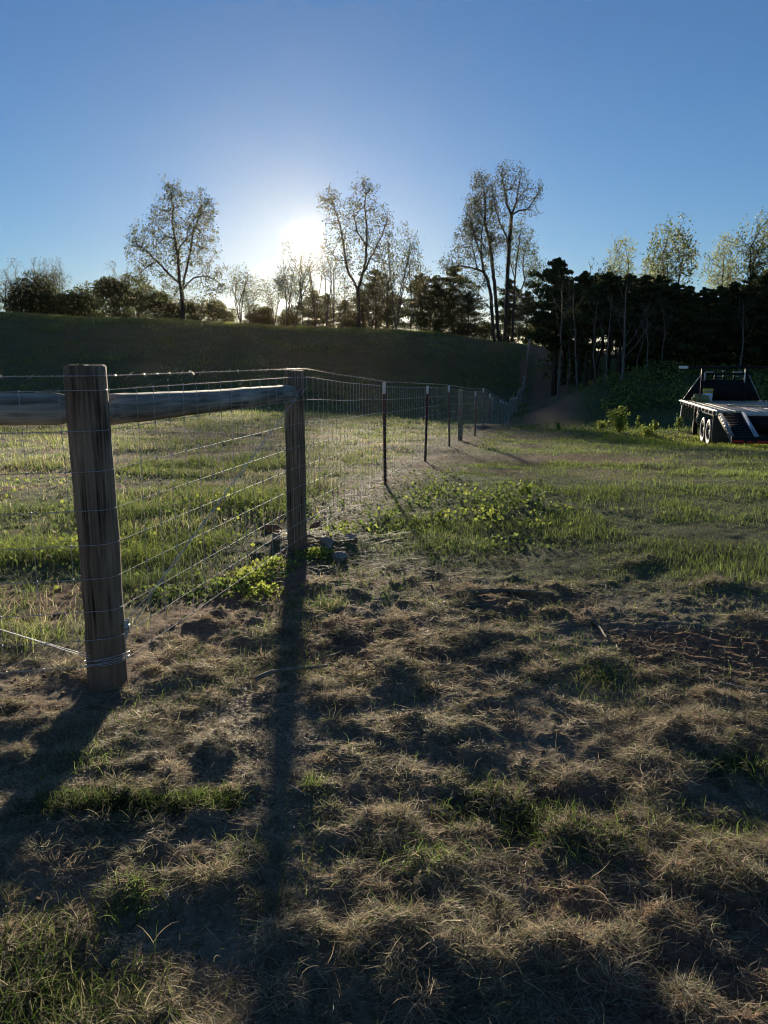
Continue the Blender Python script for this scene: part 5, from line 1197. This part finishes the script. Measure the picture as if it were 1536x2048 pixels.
def build_trailer():
    a = at(1434, 822, 20.8); A0 = np.array([a[0], 20.8]); yaw = -R(12.2)
    g = -.84; e = empty('flatbed_trailer', (A0[0], A0[1], g), yaw); DZ = a[2] - g      # deck height above the ground
    tag(e, 'black flatbed trailer with wooden deck, ramped tail and dark headboard, cut by the right edge', 'trailer')
    Wd, Ld = 2.6, 6.1
    m = MB(); r = np.random.default_rng(3)
    for k in range(13):
        x0 = .09 + k * .1865; m.box((x0, .02, DZ - .045), (x0 + .18, Ld, DZ + r.uniform(-.004, .004)), .004)
    m.build('deck', DECKW, e)
    for s in (0, 1):
        x0 = 0 if s == 0 else Wd - .085
        m = MB(); m.box((x0, 0, DZ - .13), (x0 + .085, Ld + .1, DZ + .012), .008); rail = m.build('side_rail', RAILM, e)
        q = MB(); xo = -.055 if s == 0 else Wd - .002; xr = -.07 if s == 0 else Wd + .055
        q.box((xr, .05, DZ - .03), (xr + .014, Ld, DZ + .004), .003)
        for k in range(11): q.box((xo, .25 + k * .55, DZ - .12), (xo + .055, .33 + k * .55, DZ - .005), .004)
        q.build('rub_rail', RAILM, rail)
    m = MB()
    for x in (.75, 1.75): m.box((x, -.2, DZ - .42), (x + .12, Ld + .3, DZ - .15), .006)
    for k in range(9): m.box((.1, .3 + k * .7, DZ - .14), (Wd - .1, .36 + k * .7, DZ - .05))
    m.build('chassis', BLACK, e)
    # wheels: tandem pair each side, the left pair nearest
    R_ = .385
    def wheel(x, y, side, first=None):
        def lathe(prof, n=36):
            prof = np.array(prof); an = np.arange(n) * 2 * math.pi / n
            V = np.stack([np.repeat(prof[:, 0][None], n, 0), prof[:, 1][None] * np.cos(an)[:, None], prof[:, 1][None] * np.sin(an)[:, None]], -1); k = len(prof)
            i, j = np.meshgrid(np.arange(n), np.arange(k - 1), indexing='ij'); i2 = (i + 1) % n
            return V.reshape(-1, 3), np.stack([i * k + j, i * k + j + 1, i2 * k + j + 1, i2 * k + j], -1).reshape(-1, 4)
        w = empty('wheel'); w.parent = e; w.location = (x, y, R_ - .02)
        t = MB(); t.add(*lathe([(-.10, .24), (-.115, .27), (-.12, .33), (-.105, .372), (-.07, R_), (.07, R_), (.105, .372), (.12, .33), (.115, .27), (.10, .24), (-.10, .24)])); t.build('tyre', TYRE, w, True)
        q = MB(); q.add(*lathe([(-.085, .242), (-.10, .235), (-.09, .215), (-.03, .19), (-.03, .09), (-.075, .085), (-.085, .05), (-.085, .0001)])); q.add(*lathe([(.095, .242), (.10, .235), (.05, .2), (.05, .0001)]))
        for k in range(8):
            b = k * math.pi / 4; q.box((-.045, .13 * math.cos(b) - .012, .13 * math.sin(b) - .012), (-.025, .13 * math.cos(b) + .012, .13 * math.sin(b) + .012))
        q.build('rim', RIM, w, True)
    for x in (.14, Wd - .14):
        for y in (1.15, 2.02): wheel(x, y, 0)
    m = MB()
    for y in (1.15, 2.02): m.tube([[.2, y, R_ - .02], [Wd - .2, y, R_ - .02]], .055, 10)
    m.build('axle', BLACK, e)
    # mudflap with its faint worn marks
    m = MB(); m.box((.02, .55, .16), (.62, .565, DZ - .13), .002); fl = m.build('mudflap', TYRE, e)
    GM = mat('worn_flap_mark', (.16, .16, .16), .8); q = MB(); z0 = .30; x0 = .06
    def st(ax, az, bx, bz, w=.016): q.tube([[x0 + ax, .5465, z0 + az], [x0 + bx, .5465, z0 + bz]], w / 2, 4)
    for s_ in ((0, 0, .02, .15), (.02, .15, .06, .06), (.06, .06, .10, .15), (.10, .15, .12, 0), (.17, .07, .22, .07), (.28, 0, .28, .15), (.36, 0, .36, .15), (.36, 0, .42, 0), (.42, 0, .42, .15)): st(*s_)
    for k in range(9): st(.02 + k * .05, -.09, .045 + k * .05, -.085, .014)
    q.build('flap_marking', GM, fl)
    # sloping tail: two tracks between plate-sided beams, open in the middle
    def slope(y): return DZ - .02 + (y - 0) * .285
    for s in (0, 1):
        x0 = .03 if s == 0 else Wd - .68; x1 = x0 + .65
        def prism(xa, xb, top, bot, ya=-.02, yb=-1.7):
            b = MB(); V = []
            for x in (xa, xb):
                V += [(x, ya, slope(ya) + top), (x, yb, slope(yb) + top), (x, yb, slope(yb) + bot), (x, ya, slope(ya) + bot)]
            b.add(V, [(0, 1, 2, 3), (7, 6, 5, 4), (0, 4, 5, 1), (1, 5, 6, 2), (2, 6, 7, 3), (3, 7, 4, 0)]); return b
        t = prism(x0 + .09, x1 - .09, -.03, -.06)
        for k in range(14):
            y = -.1 - k * .115; t.add(*(lambda V: (V, [(0, 1, 2, 3), (7, 6, 5, 4), (0, 4, 5, 1), (1, 5, 6, 2), (2, 6, 7, 3), (3, 7, 4, 0)]))([(x, yy, slope(yy) + zz) for x in (x0 + .12, x1 - .12) for yy, zz in ((y, -.028), (y - .03, -.028), (y - .03, -.006), (y, -.006))]))
        tr = t.build('tail_ramp', BLACK, e)
        prism(x0, x0 + .085, 0, -.14).build('ramp_beam', RAILM if s == 0 else BLACK, tr)
        prism(x1 - .085, x1, .015, -.16).build('ramp_beam', GREY, tr)
        tq = MB(); 
        for k in range(7): y = -.2 - k * .21; tq.box((x0 - .012, y - .05, slope(y) - .05), (x0 - .001, y + .05, slope(y) - .005))
        tq.build('ramp_lug', BLACK, tr)
    m = MB(); m.box((.7, -.06, DZ - .12), (Wd - .7, -.004, DZ - .01), .006); m.build('rear_crossbeam', GREY, e)
    m = MB(); m.box((.7, -.35, DZ - .5), (Wd - .7, -.31, DZ - .125)); m.box((.70, -1.62, DZ - .62), (Wd - .7, -.35, DZ - .58)); m.build('rear_panel', BLACK, e)
    zb = .43; m = MB(); m.box((.04, -1.80, zb - .06), (Wd - .04, -1.70, zb + .10), .006); bp = m.build('bumper', BLACK, e)
    q = MB(); w = MB()
    for k in range(9):
        x = .06 + k * .28; (q if k % 2 == 0 or k in (3,) else w).box((x, -1.804, zb - .045), (x + .26, -1.8005, zb + .01))
    q.build('reflector_strip', REDT, bp)
    wq = MB()
    for k in (1, 5, 7): x = .06 + k * .28; wq.add([(x, -1.8035, zb - .04), (x + .26, -1.8035, zb - .04), (x + .13, -1.8035, zb + .008)], None, [(0, 1, 2)])
    wq.build('reflector_strip', REDT, bp)
    q = MB(); q.box((.98, -1.812, zb - .045), (1.16, -1.806, zb + .025), .002); pl = q.build('licence_plate', WHT, bp)
    q = MB(); 
    for k in range(6): q.box((.995 + k * .027, -1.8135, zb - .025), (1.012 + k * .027, -1.8125, zb + .006))
    q.build('plate_lettering', mat('plate_ink', (.10, .11, .16), .6), pl)
    # headboard and gooseneck risers at the far end
    yh = Ld + .05; z0 = DZ; top = 1.12
    m = MB()
    m.box((.60, yh, z0 - .1), (.70, yh + .1, z0 + top - .06), .006); m.box((1.98, yh, z0 - .1), (2.08, yh + .1, z0 + top - .06), .006)
    m.box((.703, yh + .01, z0 - .05), (1.977, yh + .06, z0 + .70)); m.box((.703, yh + .012, z0 + .86), (1.977, yh + .09, z0 + .93), .004)
    for x in (1.02, 1.30, 1.62): m.box((x, yh + .014, z0 + .703), (x + .06, yh + .058, z0 + .858))
    hb = m.build('headboard', BLACK, e)
    m = MB(); m.box((-.12, yh + .01, z0 + top - .057), (3.05, yh + .10, z0 + top + .03), .006); cb = m.build('crossbar', BLACK, hb)
    q = MB(); q.box((-.13, yh + .002, z0 + top - .06), (.16, yh + .0095, z0 + top + .032), .002); q.build('lit_crossbar_end', WHT, cb)  # white piece paints the sunlit left end of the bar
    m = MB(); 
    for (xa, xb, za, zb_) in ((.74, .98, .935, .965), (1.60, 1.90, .935, .965), (1.10, 1.27, .802, .822), (1.68, 1.80, .80, .82), (1.26, 1.36, .975, .995)): m.box((xa, yh - .02, z0 + za), (xb, yh + .008, z0 + zb_), .003)
    for (xa, za, zb_) in ((.685, .66, .94), (1.955, .60, .94)): m.box((xa, yh - .022, z0 + za), (xa + .045, yh - .003, z0 + zb_), .003)
    m.build('lit_headboard_edge', GREY, hb)  # pale strips paint the sunlit edges of the black frame
    for s in (0, 1):
        x0 = .06 if s == 0 else Wd - .09; m = MB(); xt = .59 if s == 0 else 2.09
        V = [(x0, yh - .02, z0 + .02), (xt, yh - .02, z0 + .02), (xt, yh - .02, z0 + .86)]; V += [(x, y + .035, z) for x, y, z in V]
        m.add(V, [(0, 1, 4, 3), (1, 2, 5, 4), (2, 0, 3, 5)], [(0, 2, 1), (3, 4, 5)]); m.build('gusset_plate', BLACK, hb)
        q = MB(); q.tube([[x0, yh - .03, z0 + .03], [xt, yh - .03, z0 + .86]], .014, 6); q.build('gusset_edge', GREY, hb)
    m = MB(); m.box((.85, yh + .2, z0 - .3), (1.85, yh + 2.2, z0 + .1), .02); m.box((1.22, yh + 2.0, z0 - .1), (1.42, yh + 2.3, z0 + .55), .02); m.box((1.2, yh + .5, z0 + .102), (1.44, yh + 2.3, z0 + .30), .02); m.build('gooseneck', BLACK, e)
    # jacks and what hangs from the side
    for x in (.16, Wd - .3):
        m = MB(); m.box((x, 4.35, .02), (x + .14, 4.5, DZ - .135), .006); m.box((x - .06, 4.3, -.02), (x + .2, 4.55, .018), .004); m.build('jack_leg', BLACK, e)
    m = MB(); m.tube([[.02, 5.9, DZ - .15], [.0, 5.9, DZ - .55], [-.12, 5.88, DZ - .6], [-.14, 5.85, DZ - .55]], .02, 8); m.build('jack_crank', GREY, e)
    for k in range(6):
        t = np.linspace(0, 1, 14); y0 = 5.55 - k * .52; d_ = .36 + .1 * r.random(); P = np.stack([-.03 + .05 * np.sin(t * 5), y0 - .55 * t, DZ - .12 - d_ * np.sin(t * math.pi) ** .8], -1); m = MB()
        V = np.concatenate([P + [0, -.004, 0], P + [0.01, .04, .0]]); n_ = len(P); m.add(V, [(i, i + 1, n_ + i + 1, n_ + i) for i in range(n_ - 1)]); o = m.build('hanging_strap', STRAP, e)
        so = o.modifiers.new('thickness', 'SOLIDIFY'); so.thickness = .006
    m = MB(); m.tube([[.10, 3.3, DZ - .14], [.06, 3.3, DZ - .5], [.12, 3.2, DZ - .62]], .02, 6); m.tube([[.1, 3.05, DZ - .14], [.04, 3.0, DZ - .42]], .018, 6); m.build('binder_bar', GREY, e)
    # things lying on the deck
    M_ = Matrix.Translation(e.location) @ Matrix.Rotation(yaw, 4, 'Z')
    j = empty('jug', tuple(M_ @ Vector((.74, 5.55, DZ + .008))), yaw); tag(j, 'white jug with a yellow upper band standing on the trailer deck by the headboard', 'jug')
    def frus(z0_, z1, a0, a1, y0=.10):
        b = MB(); b.add([(sx * a, sy * y0, z) for z, a in ((z0_, a0), (z1, a1)) for sx, sy in ((-1, -1), (1, -1), (1, 1), (-1, 1))], [(3, 2, 1, 0), (4, 5, 6, 7), (0, 1, 5, 4), (1, 2, 6, 5), (2, 3, 7, 6), (3, 0, 4, 7)]); return b
    frus(0, .26, .125, .145).build('body', WHT, j); frus(.2605, .41, .146, .155).build('upper_band', YEL, j); b = frus(.4105, .47, .13, .10, .08); b.tube([[.05, 0, .46], [.05, 0, .53]], .03, 10); b.build('cap', BLACK, j)
    q = MB(); 
    for k in range(5): q.box((-.10, -.1035, .05 + k * .035), (-.02 + .02 * ((k * 3) % 4), -.1012, .062 + k * .035))
    q.box((-.12, -.1045, .31), (.10, -.1035, .35)); q.build('label_print', mat('faint_label_ink', (.33, .34, .36), .6), j)
    TARP = noise_var(mat('olive_tarp', rough=.75), 6, (.12, .14, .06), (.24, .26, .12), bump=.5, bdist=.02)
    bm = bmesh.new(); bmesh.ops.create_icosphere(bm, subdivisions=5, radius=1)
    for v in bm.verts:
        q = np.array(v.co); f = 1 + .55 * (float(fbm(q[0] * 1.8 + 5, q[1] * 1.8 + q[2] * 2.3, 3, 4)) - .5) + .25 * (float(noise(q[0] * 5, q[2] * 5 + q[1] * 4, 4)) - .5); q = q * f; v.co = (q[0] * .27, q[1] * .24, max(q[2], -.35) * .17 + .0595)
    mb = MB(); mb.bm(bm); o = mb.build('tarp_bundle', TARP, None, True); o.location = M_ @ Vector((.46, 5.1, DZ + .008)); o.rotation_euler = (0, 0, yaw); tag(o, 'crumpled olive tarp heaped on the trailer deck beside the jug', 'tarp')
    for k, (x, y, w, l, rz, lab) in enumerate(((1.25, 2.2, .14, 1.1, 1.2, 'longer loose pale board lying across the trailer deck'), (1.55, 2.9, .12, .5, .5, 'short loose pale board on the trailer deck beyond the longer one'))):
        m = MB(); m.box((-w / 2, -l / 2, 0), (w / 2, l / 2, .04), .004); o = m.build('loose_board', DECKW); o.location = M_ @ Vector((x, y, DZ + .008)); o.rotation_euler = (0, 0, yaw + rz); tag(o, lab, 'board', 'boards on the trailer deck')
build_trailer()
